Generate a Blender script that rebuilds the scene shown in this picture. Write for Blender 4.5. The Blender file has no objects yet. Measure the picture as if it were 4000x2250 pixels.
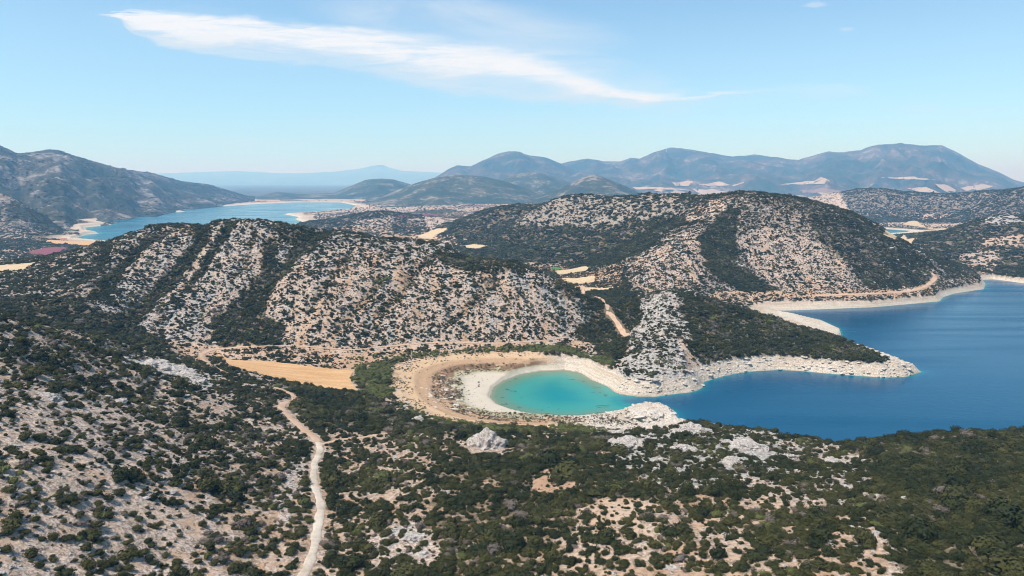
import bpy, bmesh, math, random
import numpy as np
from mathutils import Vector, Matrix, noise as mnoise, geometry as mgeo

random.seed(7); rng = np.random.default_rng(11)
sc = bpy.context.scene
R = math.radians

# ------------------------------------------------------------------ camera
CAMZ = 140.0; PITCH = R(8.8); FPX = 1741.0          # focal length in units of a 2576 px wide picture
CP, SP = math.cos(PITCH), math.sin(PITCH)
cam_data = bpy.data.cameras.new('camera'); cam = bpy.data.objects.new('camera', cam_data)
sc.collection.objects.link(cam); sc.camera = cam
cam.location = (0, 0, CAMZ); cam.rotation_euler = (R(90) - PITCH, 0, 0)
cam_data.sensor_width = 36.0; cam_data.lens = 36.0 * FPX / 2576.0
cam_data.clip_start = 1.0; cam_data.clip_end = 120000.0

# ------------------------------------------------------------------ world, sun, exposure
SUN_DIR = Vector((-0.80, -0.42, 1.60)).normalized()       # towards the sun
SUN_EL = math.asin(SUN_DIR.z); SUN_AZ = math.atan2(SUN_DIR.x, SUN_DIR.y)
world = bpy.data.worlds.new('World'); sc.world = world; world.use_nodes = True
sun_data = bpy.data.lights.new('sun', 'SUN'); sun = bpy.data.objects.new('sun', sun_data)
sc.collection.objects.link(sun)
sun_data.energy = 4.9; sun_data.angle = R(0.53); sun_data.color = (1.0, 0.955, 0.88)
sun.rotation_euler = SUN_DIR.to_track_quat('Z', 'Y').to_euler(); sun.location = (0, 0, 900)
sc.view_settings.view_transform = 'Standard'; sc.view_settings.look = 'None'
sc.view_settings.exposure = 0.26; sc.view_settings.gamma = 1.0; sc.view_settings.use_curve_mapping = False
sc.render.engine = 'CYCLES'
cy = sc.cycles
cy.max_bounces = 5; cy.diffuse_bounces = 2; cy.glossy_bounces = 2; cy.transmission_bounces = 2
cy.volume_bounces = 2; cy.transparent_max_bounces = 4; cy.caustics_reflective = False; cy.caustics_refractive = False
cy.use_denoising = True; cy.filter_width = 1.0
try: cy.denoiser = 'OPENIMAGEDENOISE'
except Exception: pass

def px_dir(u, v):                                         # picture point -> bearing (x/y) and slope (dz/dy)
    a = (u - 1288.0) / FPX; b = (724.5 - v) / FPX
    fy = CP + b * SP; fz = -SP + b * CP
    return a / fy, fz / fy

class NT:                                                 # small helper for node trees
    def __init__(s, tree): s.t = tree; s.n = tree.nodes; s.l = tree.links
    def new(s, kind, **kw):
        nd = s.n.new(kind)
        for k, v in kw.items(): setattr(nd, k, v)
        return nd
    def put(s, nd, key, val):
        if isinstance(val, bpy.types.NodeSocket): s.l.new(val, nd.inputs[key])
        elif val is not None: nd.inputs[key].default_value = val
        return nd
    def math(s, op, a, b=None, c=None, clamp=False):
        nd = s.new('ShaderNodeMath', operation=op, use_clamp=clamp)
        s.put(nd, 0, a)
        if b is not None: s.put(nd, 1, b)
        if c is not None: s.put(nd, 2, c)
        return nd.outputs[0]
    def smooth(s, x, lo, hi, a=0.0, b=1.0):
        nd = s.new('ShaderNodeMapRange', interpolation_type='SMOOTHSTEP')
        s.put(nd, 0, x); s.put(nd, 1, lo); s.put(nd, 2, hi); s.put(nd, 3, a); s.put(nd, 4, b)
        return nd.outputs[0]
    def lin(s, x, lo, hi, a=0.0, b=1.0):
        nd = s.new('ShaderNodeMapRange'); s.put(nd, 0, x); s.put(nd, 1, lo); s.put(nd, 2, hi); s.put(nd, 3, a); s.put(nd, 4, b)
        return nd.outputs[0]
    def mix(s, fac, a, b, mode='MIX'):
        nd = s.new('ShaderNodeMix', data_type='RGBA', blend_type=mode)
        s.put(nd, 0, fac)
        for i, c in ((6, a), (7, b)):
            if isinstance(c, (tuple, list)) and len(c) == 3: c = (*c, 1.0)
            s.put(nd, i, c)
        return nd.outputs[2]
    def noise(s, vec, scale, detail=4.0, rough=0.55, dist=0.0):
        nd = s.new('ShaderNodeTexNoise'); s.put(nd, 'Vector', vec); s.put(nd, 'Scale', scale)
        s.put(nd, 'Detail', detail); s.put(nd, 'Roughness', rough); s.put(nd, 'Distortion', dist)
        return nd.outputs[0]
    def vscale(s, vec, sx, sy, sz):
        nd = s.new('ShaderNodeMapping'); s.put(nd, 0, vec); nd.inputs['Scale'].default_value = (sx, sy, sz)
        return nd.outputs[0]

# ------------------------------------------------------------------ sky: Nishita plus a lens-shaped high cloud
def build_sky():
    w = NT(world.node_tree); w.n.clear()
    out = w.new('ShaderNodeOutputWorld'); bg = w.new('ShaderNodeBackground')
    sky = w.new('ShaderNodeTexSky', sky_type='NISHITA', sun_disc=False)
    sky.sun_elevation = SUN_EL; sky.sun_rotation = SUN_AZ
    sky.altitude = 200.0; sky.air_density = 1.15; sky.dust_density = 0.15; sky.ozone_density = 1.5
    tc = w.new('ShaderNodeTexCoord'); sep = w.new('ShaderNodeSeparateXYZ'); w.l.new(tc.outputs['Generated'], sep.inputs[0])
    x, y, z = sep.outputs
    yy = w.math('MAXIMUM', y, 0.02)
    X = w.math('DIVIDE', x, yy); Z = w.math('DIVIDE', z, yy)
    front = w.smooth(y, 0.15, 0.4)
    comb = w.new('ShaderNodeCombineXYZ'); w.put(comb, 0, X); w.put(comb, 1, Z)
    uv = comb.outputs[0]
    n_big = w.noise(w.vscale(uv, 3.0, 14.0, 1), 1.0, 5, 0.6, 0.6)
    fib = w.noise(w.vscale(uv, 5.0, 42.0, 1), 1.0, 7, 0.72, 1.4)
    n_fine = w.noise(w.vscale(uv, 12.0, 70.0, 1), 1.0, 6, 0.65, 0.8)
    X0, X1, Z0, Z1 = -0.9, 0.9, 0.0, 0.5
    def curve(pts):
        nd = w.new('ShaderNodeFloatCurve'); c = nd.mapping.curves[0]
        P = []
        for (u, v) in pts:
            t, e = px_dir(u, v); P.append(((t - X0) / (X1 - X0), (e - Z0) / (Z1 - Z0)))
        while len(c.points) < len(P): c.points.new(0.5, 0.5)
        for p, q in zip(c.points, P): p.location = q; p.handle_type = 'AUTO'
        nd.mapping.update()
        w.put(nd, 'Value', w.lin(X, X0, X1))
        return w.lin(nd.outputs[0], 0, 1, Z0, Z1)
    top = curve([(200, 36), (278, 33), (378, 30), (493, 40), (618, 40), (693, 58), (843, 68), (1043, 84), (1243, 112),
                 (1393, 150), (1480, 190), (1588, 224), (1713, 237), (1838, 230), (2063, 214), (2200, 232), (2400, 245)])
    bot = curve([(200, 38), (278, 40), (328, 82), (403, 115), (453, 131), (543, 147), (693, 160), (843, 176), (968, 205),
                 (1118, 240), (1293, 256), (1480, 270), (1648, 271), (1713, 256), (1813, 245), (2063, 250), (2200, 246), (2400, 250)])
    Zn = w.math('ADD', Z, w.math('MULTIPLY', w.math('SUBTRACT', n_fine, 0.5), 0.024))
    th = w.math('MAXIMUM', w.math('SUBTRACT', top, bot), 0.002)
    h = w.math('DIVIDE', w.math('SUBTRACT', Zn, bot), th)               # 0 at the lower edge, 1 at the upper edge
    soft = w.smooth(X, -0.35, 0.15, 0.14, 0.40)
    up = w.smooth(w.math('SUBTRACT', 1.0, h), w.math('MULTIPLY', soft, -0.8), soft)
    lo = w.smooth(h, -0.03, w.smooth(fib, .3, .7, .05, .30))
    body = w.math('MULTIPLY', up, lo)
    xfade = w.math('MULTIPLY', w.smooth(X, -0.585, -0.53), w.smooth(X, 0.16, 0.40, 1.0, 0.13))
    xfade = w.math('MULTIPLY', xfade, w.smooth(X, 0.42, 0.56, 1.0, 0.0))
    # brighter crest along the upper third, thinner veil beneath
    crest = w.math('MULTIPLY', w.smooth(h, 0.22, 0.60), w.smooth(h, 0.85, 1.3, 1.0, 0.4))
    dens = w.math('ADD', 0.60, w.math('MULTIPLY', crest, 0.42))
    dens = w.math('MULTIPLY', dens, w.smooth(n_big, 0.12, 0.62, 0.70, 1.05))
    dens = w.math('MULTIPLY', dens, w.smooth(fib, 0.30, 0.62, 0.48, 1.14))
    dens = w.math('MULTIPLY', dens, w.smooth(X, -0.50, -0.30, 1.35, 1.0))
    mask = w.math('MULTIPLY', w.math('MULTIPLY', body, xfade), dens, clamp=True)
    def wisp(u, v, du, dv, k, tilt=0.0):
        t, e = px_dir(u, v); t1, _ = px_dir(u + du, v); _, e1 = px_dir(u, v - dv)
        dx = w.math('DIVIDE', w.math('SUBTRACT', X, t), abs(t1 - t))
        zz = w.math('SUBTRACT', w.math('SUBTRACT', Zn, e), w.math('MULTIPLY', w.math('SUBTRACT', X, t), tilt))
        dz = w.math('DIVIDE', zz, abs(e1 - e))
        r2 = w.math('ADD', w.math('MULTIPLY', dx, dx), w.math('MULTIPLY', dz, dz))
        m = w.smooth(r2, 0.0, 1.0, 1.0, 0.0)
        return w.math('MULTIPLY', m, w.math('MULTIPLY', w.smooth(n_big, 0.3, 0.7), k))
    for a in ((1180, 60, 460, 85, 0.6, -0.12), (620, 95, 420, 75, 0.3, -0.12), (620, 358, 260, 14, 0.22, 0.0), (1780, 330, 300, 40, 0.36, 0.06), (1480, 195, 360, 85, 0.85, -0.22), (1620, 243, 280, 40, 0.95, -0.03), (1850, 240, 420, 26, 0.5, 0.0), (1350, 225, 330, 40, 0.85, -0.12),
              (2080, 228, 140, 22, 0.42, 0.02), (2300, 272, 110, 12, 0.34, 0.0), (2450, 278, 130, 10, 0.30, 0.03),
              (2050, 12, 40, 10, 0.38, 0.0), (2130, 75, 26, 7, 0.30, 0.05), (1290, 330, 900, 60, 0.16, 0.0), (2300, 330, 500, 60, 0.22, 0.0)):
        mask = w.math('MAXIMUM', mask, wisp(*a))
    mask = w.math('MULTIPLY', mask, front)
    shade = w.mix(crest, (5.2, 5.9, 6.5), (6.5, 6.75, 7.0))
    tint = w.mix(1.0, sky.outputs[0], w.mix(w.smooth(z, .0, .20), (0.60, 0.90, 1.20), (0.90, 1.07, 1.15)), 'MULTIPLY')
    col = w.mix(mask, tint, shade)
    w.l.new(col, bg.inputs[0]); bg.inputs[1].default_value = 0.118
    w.l.new(bg.outputs[0], out.inputs[0])
build_sky()

# ------------------------------------------------------------------ numeric helpers
_perm = np.random.default_rng(3).permutation(256); _perm = np.concatenate([_perm, _perm])
_grad = np.array([(math.cos(a), math.sin(a)) for a in np.linspace(0, 2 * math.pi, 16, endpoint=False)])
def perlin(x, y, seed=0):
    x = np.asarray(x, float) + seed * 37.17; y = np.asarray(y, float) - seed * 19.73
    xi = np.floor(x).astype(int); yi = np.floor(y).astype(int); xf = x - xi; yf = y - yi
    u = xf * xf * xf * (xf * (xf * 6 - 15) + 10); v = yf * yf * yf * (yf * (yf * 6 - 15) + 10)
    def g(ix, iy, fx, fy):
        h = _perm[(_perm[ix & 255] + iy) & 255] & 15
        return _grad[h, 0] * fx + _grad[h, 1] * fy
    a = g(xi, yi, xf, yf); b = g(xi + 1, yi, xf - 1, yf); c = g(xi, yi + 1, xf, yf - 1); d = g(xi + 1, yi + 1, xf - 1, yf - 1)
    return (a + (b - a) * u + (c - a) * v + (a - b - c + d) * u * v) * 1.5
def fbm(x, y, octv=4, seed=0, gain=0.5):
    s = 0; a = 1.0; f = 1.0
    for i in range(octv): s = s + a * perlin(x * f, y * f, seed + i * 3); a *= gain; f *= 2.03
    return s
def ridged(x, y, octv=4, seed=0):
    s = 0; a = 1.0; f = 1.0
    for i in range(octv): s = s + a * (1 - 2 * np.abs(perlin(x * f, y * f, seed + i * 5))); a *= 0.5; f *= 2.1
    return s
def sstep(x, a, b):
    t = np.clip((x - a) / (b - a), 0, 1); return t * t * (3 - 2 * t)
def inpoly(px, py, poly):
    r = np.zeros(px.shape, bool); n = len(poly)
    for i in range(n):
        x1, y1 = poly[i]; x2, y2 = poly[(i + 1) % n]
        if y1 == y2: continue
        c = ((y1 > py) != (y2 > py)) & (px < (x2 - x1) * (py - y1) / (y2 - y1) + x1)
        r ^= c
    return r
def segdist(px, py, pts, closed=False):
    d = np.full(px.shape, 1e18); n = len(pts)
    for i in range(n if closed else n - 1):
        x1, y1 = pts[i][:2]; x2, y2 = pts[(i + 1) % n][:2]
        dx, dy = x2 - x1, y2 - y1; L = dx * dx + dy * dy + 1e-9
        t = np.clip(((px - x1) * dx + (py - y1) * dy) / L, 0, 1)
        d = np.minimum(d, (px - x1 - t * dx) ** 2 + (py - y1 - t * dy) ** 2)
    return np.sqrt(d)
def at_z(u, v, z):
    t, e = px_dir(u, v); y = (z - CAMZ) / e; return (t * y, y, z)
def at_d(u, v, y):
    t, e = px_dir(u, v); return (t * y, y, CAMZ + e * y)
def project(x, y, z):
    yy = y * CP - (z - CAMZ) * SP; zz = y * SP + (z - CAMZ) * CP
    yy = np.maximum(yy, 1e-3)
    return 1288.0 + FPX * x / yy, 724.5 - FPX * zz / yy

# ------------------------------------------------------------------ the lakes (shorelines at z = 0)
SHORE1 = [(1232, 1000), (1240, 975), (1270, 955), (1310, 940), (1360, 932), (1420, 930), (1462, 937), (1490, 955), (1530, 972),
          (1545, 985), (1560, 991), (1600, 997), (1650, 998), (1700, 991), (1745, 986), (1768, 976), (1771, 961), (1800, 952),
          (1850, 940), (1900, 934), (1960, 931), (2020, 934), (2080, 940), (2150, 945), (2220, 950), (2280, 948), (2320, 935),
          (2295, 927), (2240, 908), (2170, 886), (2128, 866), (2118, 851), (2112, 826), (2068, 806), (1996, 790), (1955, 785), (1939, 782),
          (2000, 781), (2100, 777), (2200, 773), (2290, 765), (2365, 758), (2372, 748), (2400, 739), (2450, 731), (2475, 728),
          (2479, 714), (2472, 704), (2500, 703), (2540, 708), (2576, 713), (2700, 735), (2900, 725), (3300, 720), (3300, 1150),
          (2900, 1150), (2576, 1165), (2400, 1165), (2250, 1162), (2090, 1185), (1950, 1142), (1800, 1105), (1725, 1072),
          (1703, 1052), (1696, 1036), (1660, 1023), (1620, 1021), (1588, 1026), (1560, 1037), (1520, 1047), (1460, 1053), (1400, 1053),
          (1340, 1047), (1290, 1035), (1250, 1019)]
SHORE2 = [(182, 602), (217, 590), (249, 587), (217, 583), (214, 572), (280, 565), (245, 556), (340, 546), (336, 542), (466, 532),
          (438, 527), (543, 520), (648, 513), (736, 509), (858, 509), (902, 518), (898, 525), (806, 533), (715, 539), (753, 546),
          (743, 551), (771, 562), (740, 572), (690, 582), (560, 598), (420, 607), (270, 608)]
SHORE3 = [(2196, 574), (2291, 581), (2280, 584), (2213, 587), (2150, 589), (2120, 578)]
POOL = [(1583, 1066), (1612, 1063), (1650, 1066), (1660, 1074), (1615, 1075)]
W1, W2, W3, W4 = [[at_z(u, v, 0)[:2] for u, v in S] for S in (SHORE1, SHORE2, SHORE3, POOL)]

# ------------------------------------------------------------------ terrain control points (surveyed from the view)
CT = []
def Z(lst):
    for u, v, z in lst: CT.append(at_z(u, v, z))
def D(lst):
    for u, v, d in lst: CT.append(at_d(u, v, d))
def Wp(lst): CT.extend(lst)
def T(lst):
    for u, d, z in lst:
        t, _ = px_dir(u, 600); CT.append((t * d, d, z))
# foreground hillside
Z([(0, 1449, 62), (300, 1449, 52), (600, 1449, 42), (780, 1449, 38), (1000, 1449, 38), (1288, 1449, 42), (1600, 1449, 46), (1900, 1449, 50),
   (2250, 1449, 54), (2576, 1449, 58), (0, 1200, 70), (300, 1200, 58), (600, 1200, 42), (800, 1200, 31), (1000, 1200, 32), (1288, 1200, 35),
   (1600, 1200, 36), (1900, 1200, 38), (2250, 1200, 38), (2576, 1200, 42), (0, 1000, 76), (300, 1000, 55), (500, 1000, 42), (700, 1020, 28),
   (800, 1110, 27), (1000, 1100, 24), (1200, 1090, 20), (1400, 1085, 14), (0, 880, 80), (300, 900, 47), (450, 900, 33), (600, 960, 27),
   (690, 975, 22), (800, 1000, 18), (900, 1020, 14), (0, 795, 84), (150, 825, 61), (300, 857, 42), (420, 870, 28)])
Wp([(0, 50, 54), (-90, 40, 72), (90, 40, 64), (-200, 60, 92), (220, 60, 72), (-245, 330, 70), (-300, 400, 49), (-420, 300, 95), (-500, 480, 66),
    (-350, 150, 96), (-600, 650, 60), (420, 150, 62), (420, 260, 40)])
Z([(1700, 1078, 20), (1800, 1090, 24), (1950, 1122, 25), (2090, 1162, 24), (2250, 1136, 30), (2400, 1142, 30), (2576, 1136, 33), (2800, 1140, 36),
   (1640, 1042, 3.5), (1600, 1078, 5), (1560, 1066, 4), (1640, 1088, 14), (1500, 1095, 16)])
# field floor by the cove
Z([(540, 885, 20), (700, 935, 17), (885, 945, 13), (900, 985, 12), (800, 970, 14), (650, 905, 18), (880, 900, 14), (980, 880, 14), (700, 865, 22),
   (1200, 865, 14), (1420, 850, 13), (1000, 850, 20)])
# beach ring round the cove
Z([(985, 930, 10), (980, 970, 10), (1000, 1000, 10), (1050, 1030, 10), (1150, 1058, 9), (1300, 1069, 8), (1450, 1075, 8), (1050, 905, 10),
   (1200, 890, 10), (1330, 885, 10), (1440, 891, 10), (1520, 916, 10), (1540, 943, 9), (1150, 980, 3.5), (1120, 940, 5), (1180, 1020, 3), (1200, 925, 4)])
# left hill
D([(600, 554, 665), (500, 562, 680), (400, 568, 680), (250, 618, 650), (130, 662, 620), (0, 718, 560), (720, 586, 650), (810, 602, 650), (950, 600, 680),
   (1080, 612, 690), (1170, 649, 660), (1300, 662, 640), (1420, 715, 620), (1500, 770, 600), (1555, 838, 575), (600, 700, 575), (400, 700, 570),
   (200, 720, 530), (800, 700, 575), (1000, 700, 590), (1200, 720, 590), (1350, 780, 575), (0, 762, 490)])
Z([(560, 856, 24), (450, 862, 26)])
T([(600, 800, 60), (600, 950, 20), (600, 1050, 10), (130, 760, 48), (130, 900, 12), (950, 820, 58), (950, 980, 18), (1300, 720, 34), (1300, 810, 14), (400, 800, 55), (400, 950, 14)])
# valleys
Z([(0, 680, 9), (60, 640, 10), (150, 630, 9), (100, 610, 7), (200, 612, 4), (0, 620, 12), (1090, 590, 14), (1190, 622, 13), (1420, 690, 12), (1460, 715, 11),
   (1500, 740, 11), (1440, 670, 13), (1530, 800, 10), (1560, 845, 11), (1480, 850, 12)])
# centre hill
D([(1880, 493, 1000), (1790, 509, 1020), (1700, 499, 1150), (1600, 494, 1250), (1420, 496, 1400), (1250, 521, 1600), (1130, 562, 1700), (2000, 501, 990),
   (2100, 529, 970), (2180, 560, 950), (2260, 610, 930), (2340, 662, 910), (2390, 690, 905), (1900, 620, 890), (2000, 650, 870), (2150, 680, 850),
   (1620, 700, 800), (1680, 620, 880), (1750, 560, 960), (1400, 570, 1300), (1250, 580, 1450), (1500, 600, 1150), (1550, 640, 1000), (1450, 640, 1080),
   (1300, 620, 1250), (1650, 540, 1120)])
Z([(1900, 740, 12), (2050, 740, 11), (2180, 736, 11), (2300, 727, 10), (1900, 753, 8), (2000, 751, 8), (2100, 749, 8), (2200, 749, 8), (2300, 741, 8),
   (2350, 735, 8), (2440, 712, 8), (2420, 690, 15), (2460, 702, 11), (2380, 720, 9), (2500, 690, 6), (2576, 698, 7), (2450, 680, 12), (1800, 746, 14), (1840, 752, 11)])
T([(1880, 1200, 80), (1880, 1400, 25), (1880, 1600, 10), (2100, 1150, 60), (2100, 1300, 20), (1600, 1500, 60), (1600, 1800, 12), (1420, 1700, 50), (1420, 2000, 10), (1250, 1900, 30)])
# headland
D([(1640, 738, 575), (1700, 742, 585), (1760, 748, 585), (1830, 770, 580), (1950, 811, 560), (2050, 851, 545), (2100, 869, 535), (2200, 890, 518),
   (2275, 913, 502), (1690, 850, 500), (1660, 900, 472), (1600, 850, 520), (1560, 900, 490), (1800, 850, 530), (1850, 830, 540), (1950, 860, 528), (2100, 885, 515)])
Z([(1570, 852, 12), (2000, 800, 2), (2080, 830, 2), (1960, 795, 2.5)])
T([(1640, 640, 25), (1640, 700, 14), (1760, 640, 25), (1760, 705, 12), (1830, 640, 15), (1830, 690, 9)])
Z([(u, v, 9) for u, v in ((1560, 944), (1600, 950), (1650, 953), (1700, 955), (1745, 955), (1768, 936), (1800, 930), (1880, 905), (1960, 898), (2060, 900), (2150, 905), (2230, 909))])
# hills to the right
D([(2531, 538, 1350), (2501, 541, 1350), (2451, 559, 1370), (2401, 575, 1400), (2361, 589, 1430), (2315, 602, 1450), (2576, 549, 1330), (2500, 620, 1150),
   (2400, 640, 1120), (2560, 650, 1080), (2700, 560, 1300), (2191, 476, 2750), (2151, 492, 2750), (2111, 520, 2700), (2241, 481, 2750), (2271, 488, 2700),
   (2361, 494, 2600), (2441, 503, 2450), (2501, 497, 2300), (2531, 483, 2250), (2576, 475, 2200), (2720, 468, 2200), (2250, 520, 2600)])
Z([(2420, 672, 15), (2300, 610, 9), (2300, 585, 3), (2350, 578, 6), (2400, 565, 8), (2260, 600, 5), (2200, 556, 6), (2300, 550, 8), (2400, 550, 10)])
T([(2191, 3400, 12), (2361, 3200, 12), (2531, 2800, 14), (2700, 2900, 20)])
# small hill, plain
D([(741, 573, 1850), (823, 556, 1950), (878, 545, 2000), (919, 535, 2000), (950, 531, 2000), (974, 537, 2000), (1002, 548, 1980), (1027, 556, 1950), (950, 570, 1800)])
Z([(1043, 574, 11), (1000, 541, 8), (1100, 545, 8), (1100, 522, 9), (1200, 510, 10), (950, 515, 5), (1250, 506, 12), (1700, 496, 12), (2000, 496, 12), (2060, 511, 12)])
T([(900, 2350, 8)])
Wp([(-4200, 6500, 10), (0, 6500, 10), (2500, 6500, 12), (5500, 6500, 12), (2500, 4000, 12), (-2600, 3000, 10), (-1500, 2000, 12), (3000, 2500, 30), (-1200, 1300, 14)])
CT = np.array(CT, float)
_c = np.clip(0.05 * CT[:, 1], 8, 220)
def _phi(x, y):
    return np.sqrt((x[:, None] - CT[None, :, 0]) ** 2 + (y[:, None] - CT[None, :, 1]) ** 2 + _c[None, :] ** 2)
_A = _phi(CT[:, 0], CT[:, 1]); n = len(CT)
_M = np.zeros((n + 3, n + 3)); _M[:n, :n] = _A
_pl = np.c_[np.ones(n), CT[:, 0] / 1000, CT[:, 1] / 1000]; _M[:n, n:] = _pl; _M[n:, :n] = _pl.T
_M[:n, :n] += np.diag(-0.002 * CT[:, 1])
_sol = np.linalg.lstsq(_M, np.r_[CT[:, 2], 0, 0, 0], rcond=None)[0]
def tps(x, y):
    out = np.empty(x.shape)
    for i in range(0, len(x), 20000):
        xs, ys = x[i:i + 20000], y[i:i + 20000]
        out[i:i + 20000] = _phi(xs, ys) @ _sol[:n] + _sol[n] + _sol[n + 1] * xs / 1000 + _sol[n + 2] * ys / 1000
    return out
COVE = [at_z(u, v, 0)[:2] for u, v in ((1180, 1060), (1180, 900), (1480, 900), (1565, 985), (1570, 1060))]
def water_dist(x, y):                                      # > 0 on land, < 0 on water, metres to the shore
    best = None
    for Wl in (W1, W2, W3, W4):
        d = segdist(x, y, Wl, True); s = np.where(inpoly(x, y, Wl), -d, d)
        best = s if best is None else np.minimum(best, s)
    return best
def H0(x, y, wd=None):
    x = np.asarray(x, float).ravel(); y = np.asarray(y, float).ravel()
    if wd is None: wd = water_dist(x, y)
    h = tps(x, y)
    far = sstep(y, 1500, 2500)
    lo = np.minimum(0.04 * wd, 1.4) + 0.02
    hi = (1.05 - 0.75 * far) * np.maximum(wd, 0) + 0.05
    land = np.clip(h, lo, np.maximum(hi, lo + .01))
    cove = sstep(-x, -112, -58) * (y < 520)
    slope = 0.075 * cove + (1 - cove) * 1.0
    slope = np.where(y > 1500, 0.03, slope)
    wat = -np.minimum(np.maximum(-wd, 0) * slope + 0.05, 26)
    return np.where(wd > 0, land, wat)
def hits(pts, Hf=None):                                    # picture points -> points on the terrain
    Hf = Hf or H0
    pts = np.asarray(pts, float); t, e = px_dir(pts[:, 0], pts[:, 1])
    ys = np.geomspace(70, 6000, 520)
    X = t[:, None] * ys[None]; Y = np.broadcast_to(ys[None], X.shape); Zr = CAMZ + e[:, None] * ys[None]
    g = Zr - np.maximum(Hf(X.ravel(), Y.ravel()).reshape(X.shape), 0.0)
    res = []
    for i in range(len(pts)):
        k = np.nonzero(g[i] <= 0)[0]
        if len(k) == 0: res.append((t[i] * 5900, 5900, 10.0)); continue
        k = k[0]
        if k == 0: yv = ys[0]
        else:
            f = g[i, k - 1] / (g[i, k - 1] - g[i, k] + 1e-9); yv = ys[k - 1] + f * (ys[k] - ys[k - 1])
        res.append((t[i] * yv, yv, CAMZ + e[i] * yv))
    return np.array(res)

# ------------------------------------------------------------------ roads, gullies and fields as lines on the terrain
ROADS = {
 'main':   ([(740, 1520), (762, 1449), (785, 1395), (800, 1320), (806, 1268), (790, 1215), (793, 1165), (806, 1132), (800, 1112)], 2.6),
 'north':  ([(800, 1112), (789, 1100), (747, 1067), (709, 1027), (722, 1012), (742, 1005), (728, 989), (695, 976)], 3.4),
 'saddle': ([(569, 939), (540, 925), (518, 911), (509, 893), (537, 880), (607, 873)], 2.8),
 'foot':   ([(607, 873), (760, 872), (870, 880), (980, 872), (1150, 862), (1270, 864), (1360, 858), (1425, 848)], 1.2),
 'valley': ([(1460, 722), (1466, 730), (1469, 744), (1488, 752), (1517, 760), (1528, 773), (1533, 787), (1548, 807), (1562, 831), (1578, 846)], 4.0),
 'shore':  ([(2050, 745), (2180, 741), (2260, 737), (2310, 729), (2336, 716), (2352, 700), (2345, 688)], 4.5),
 'spur':   ([(806, 1120), (850, 1107), (905, 1102), (965, 1092)], 2.0),
}
RW = {k: hits(p) for k, (p, w) in ROADS.items()}
GULLY = [([(546, 553), (508, 602), (450, 672), (400, 725), (330, 790)], 11), ([(588, 556), (560, 590), (520, 650), (470, 720)], 7),
         ([(683, 602), (672, 690), (610, 745), (560, 800)], 10), ([(795, 590), (735, 640), (690, 690), (640, 760)], 10),
         ([(413, 581), (350, 620), (298, 672), (245, 742)], 10), ([(880, 640), (830, 700), (780, 780)], 5), ([(960, 700), (900, 770), (850, 820)], 5),
         ([(330, 580), (260, 650), (190, 710)], 8), ([(1100, 640), (1010, 730), (950, 790)], 6), ([(1250, 700), (1180, 770), (1120, 820)], 5), ([(640, 585), (620, 660), (585, 700)], 4)]
GW = [(hits(p)[:, :2], w) for p, w in GULLY]
FIELDS = {   # name: (polygon in the picture, colour key)
 'stubble_field': [(537, 883), (583, 906), (653, 908), (747, 918), (887, 934), (882, 960), (900, 985), (793, 974), (677, 948), (621, 934), (574, 918)],
 'valley_a': [(1398, 683), (1466, 671), (1487, 672), (1476, 681), (1423, 690), (1402, 692)],
 'valley_b': [(1409, 701), (1498, 695), (1496, 710), (1444, 717)],
 'valley_c': [(1459, 724), (1512, 726), (1562, 722), (1530, 729), (1476, 733)],
 'valley_d': [(1046, 595), (1098, 576), (1123, 574), (1131, 581), (1095, 592), (1090, 603)],
 'valley_e': [(1159, 619), (1192, 615), (1230, 619), (1192, 630)],
 'red_field': [(64, 637), (90, 629), (135, 622), (171, 624), (135, 640), (105, 643)],
 'left_a': [(-60, 670), (0, 668), (90, 661), (60, 679), (0, 684), (-60, 688)],
 'left_b': [(90, 604), (240, 608), (230, 619), (142, 614)],
 'arm_a': [(2267, 565), (2301, 556), (2451, 559), (2391, 575)],
 'arm_b': [(2223, 593), (2273, 589), (2303, 603), (2253, 605)],
 'green_plot': [(1386, 674), (1400, 673), (1420, 679), (1400, 682)],
}
FW = {k: hits(p)[:, :2] for k, p in FIELDS.items()}
def flatness(x, y):
    f = np.zeros(x.shape)
    for k, p in FW.items():
        near = (x > p[:, 0].min() - 12) & (x < p[:, 0].max() + 12) & (y > p[:, 1].min() - 12) & (y < p[:, 1].max() + 12)
        if near.any():
            d = segdist(x[near], y[near], p, True); d = np.where(inpoly(x[near], y[near], p), 0, d)
            f[near] = np.maximum(f[near], 1 - sstep(d, 1, 9))
    for k, p in RW.items():
        near = (x > p[:, 0].min() - 14) & (x < p[:, 0].max() + 14) & (y > p[:, 1].min() - 14) & (y < p[:, 1].max() + 14)
        if near.any(): f[near] = np.maximum(f[near], 1 - sstep(segdist(x[near], y[near], p), 3, 9))
    return f
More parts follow.
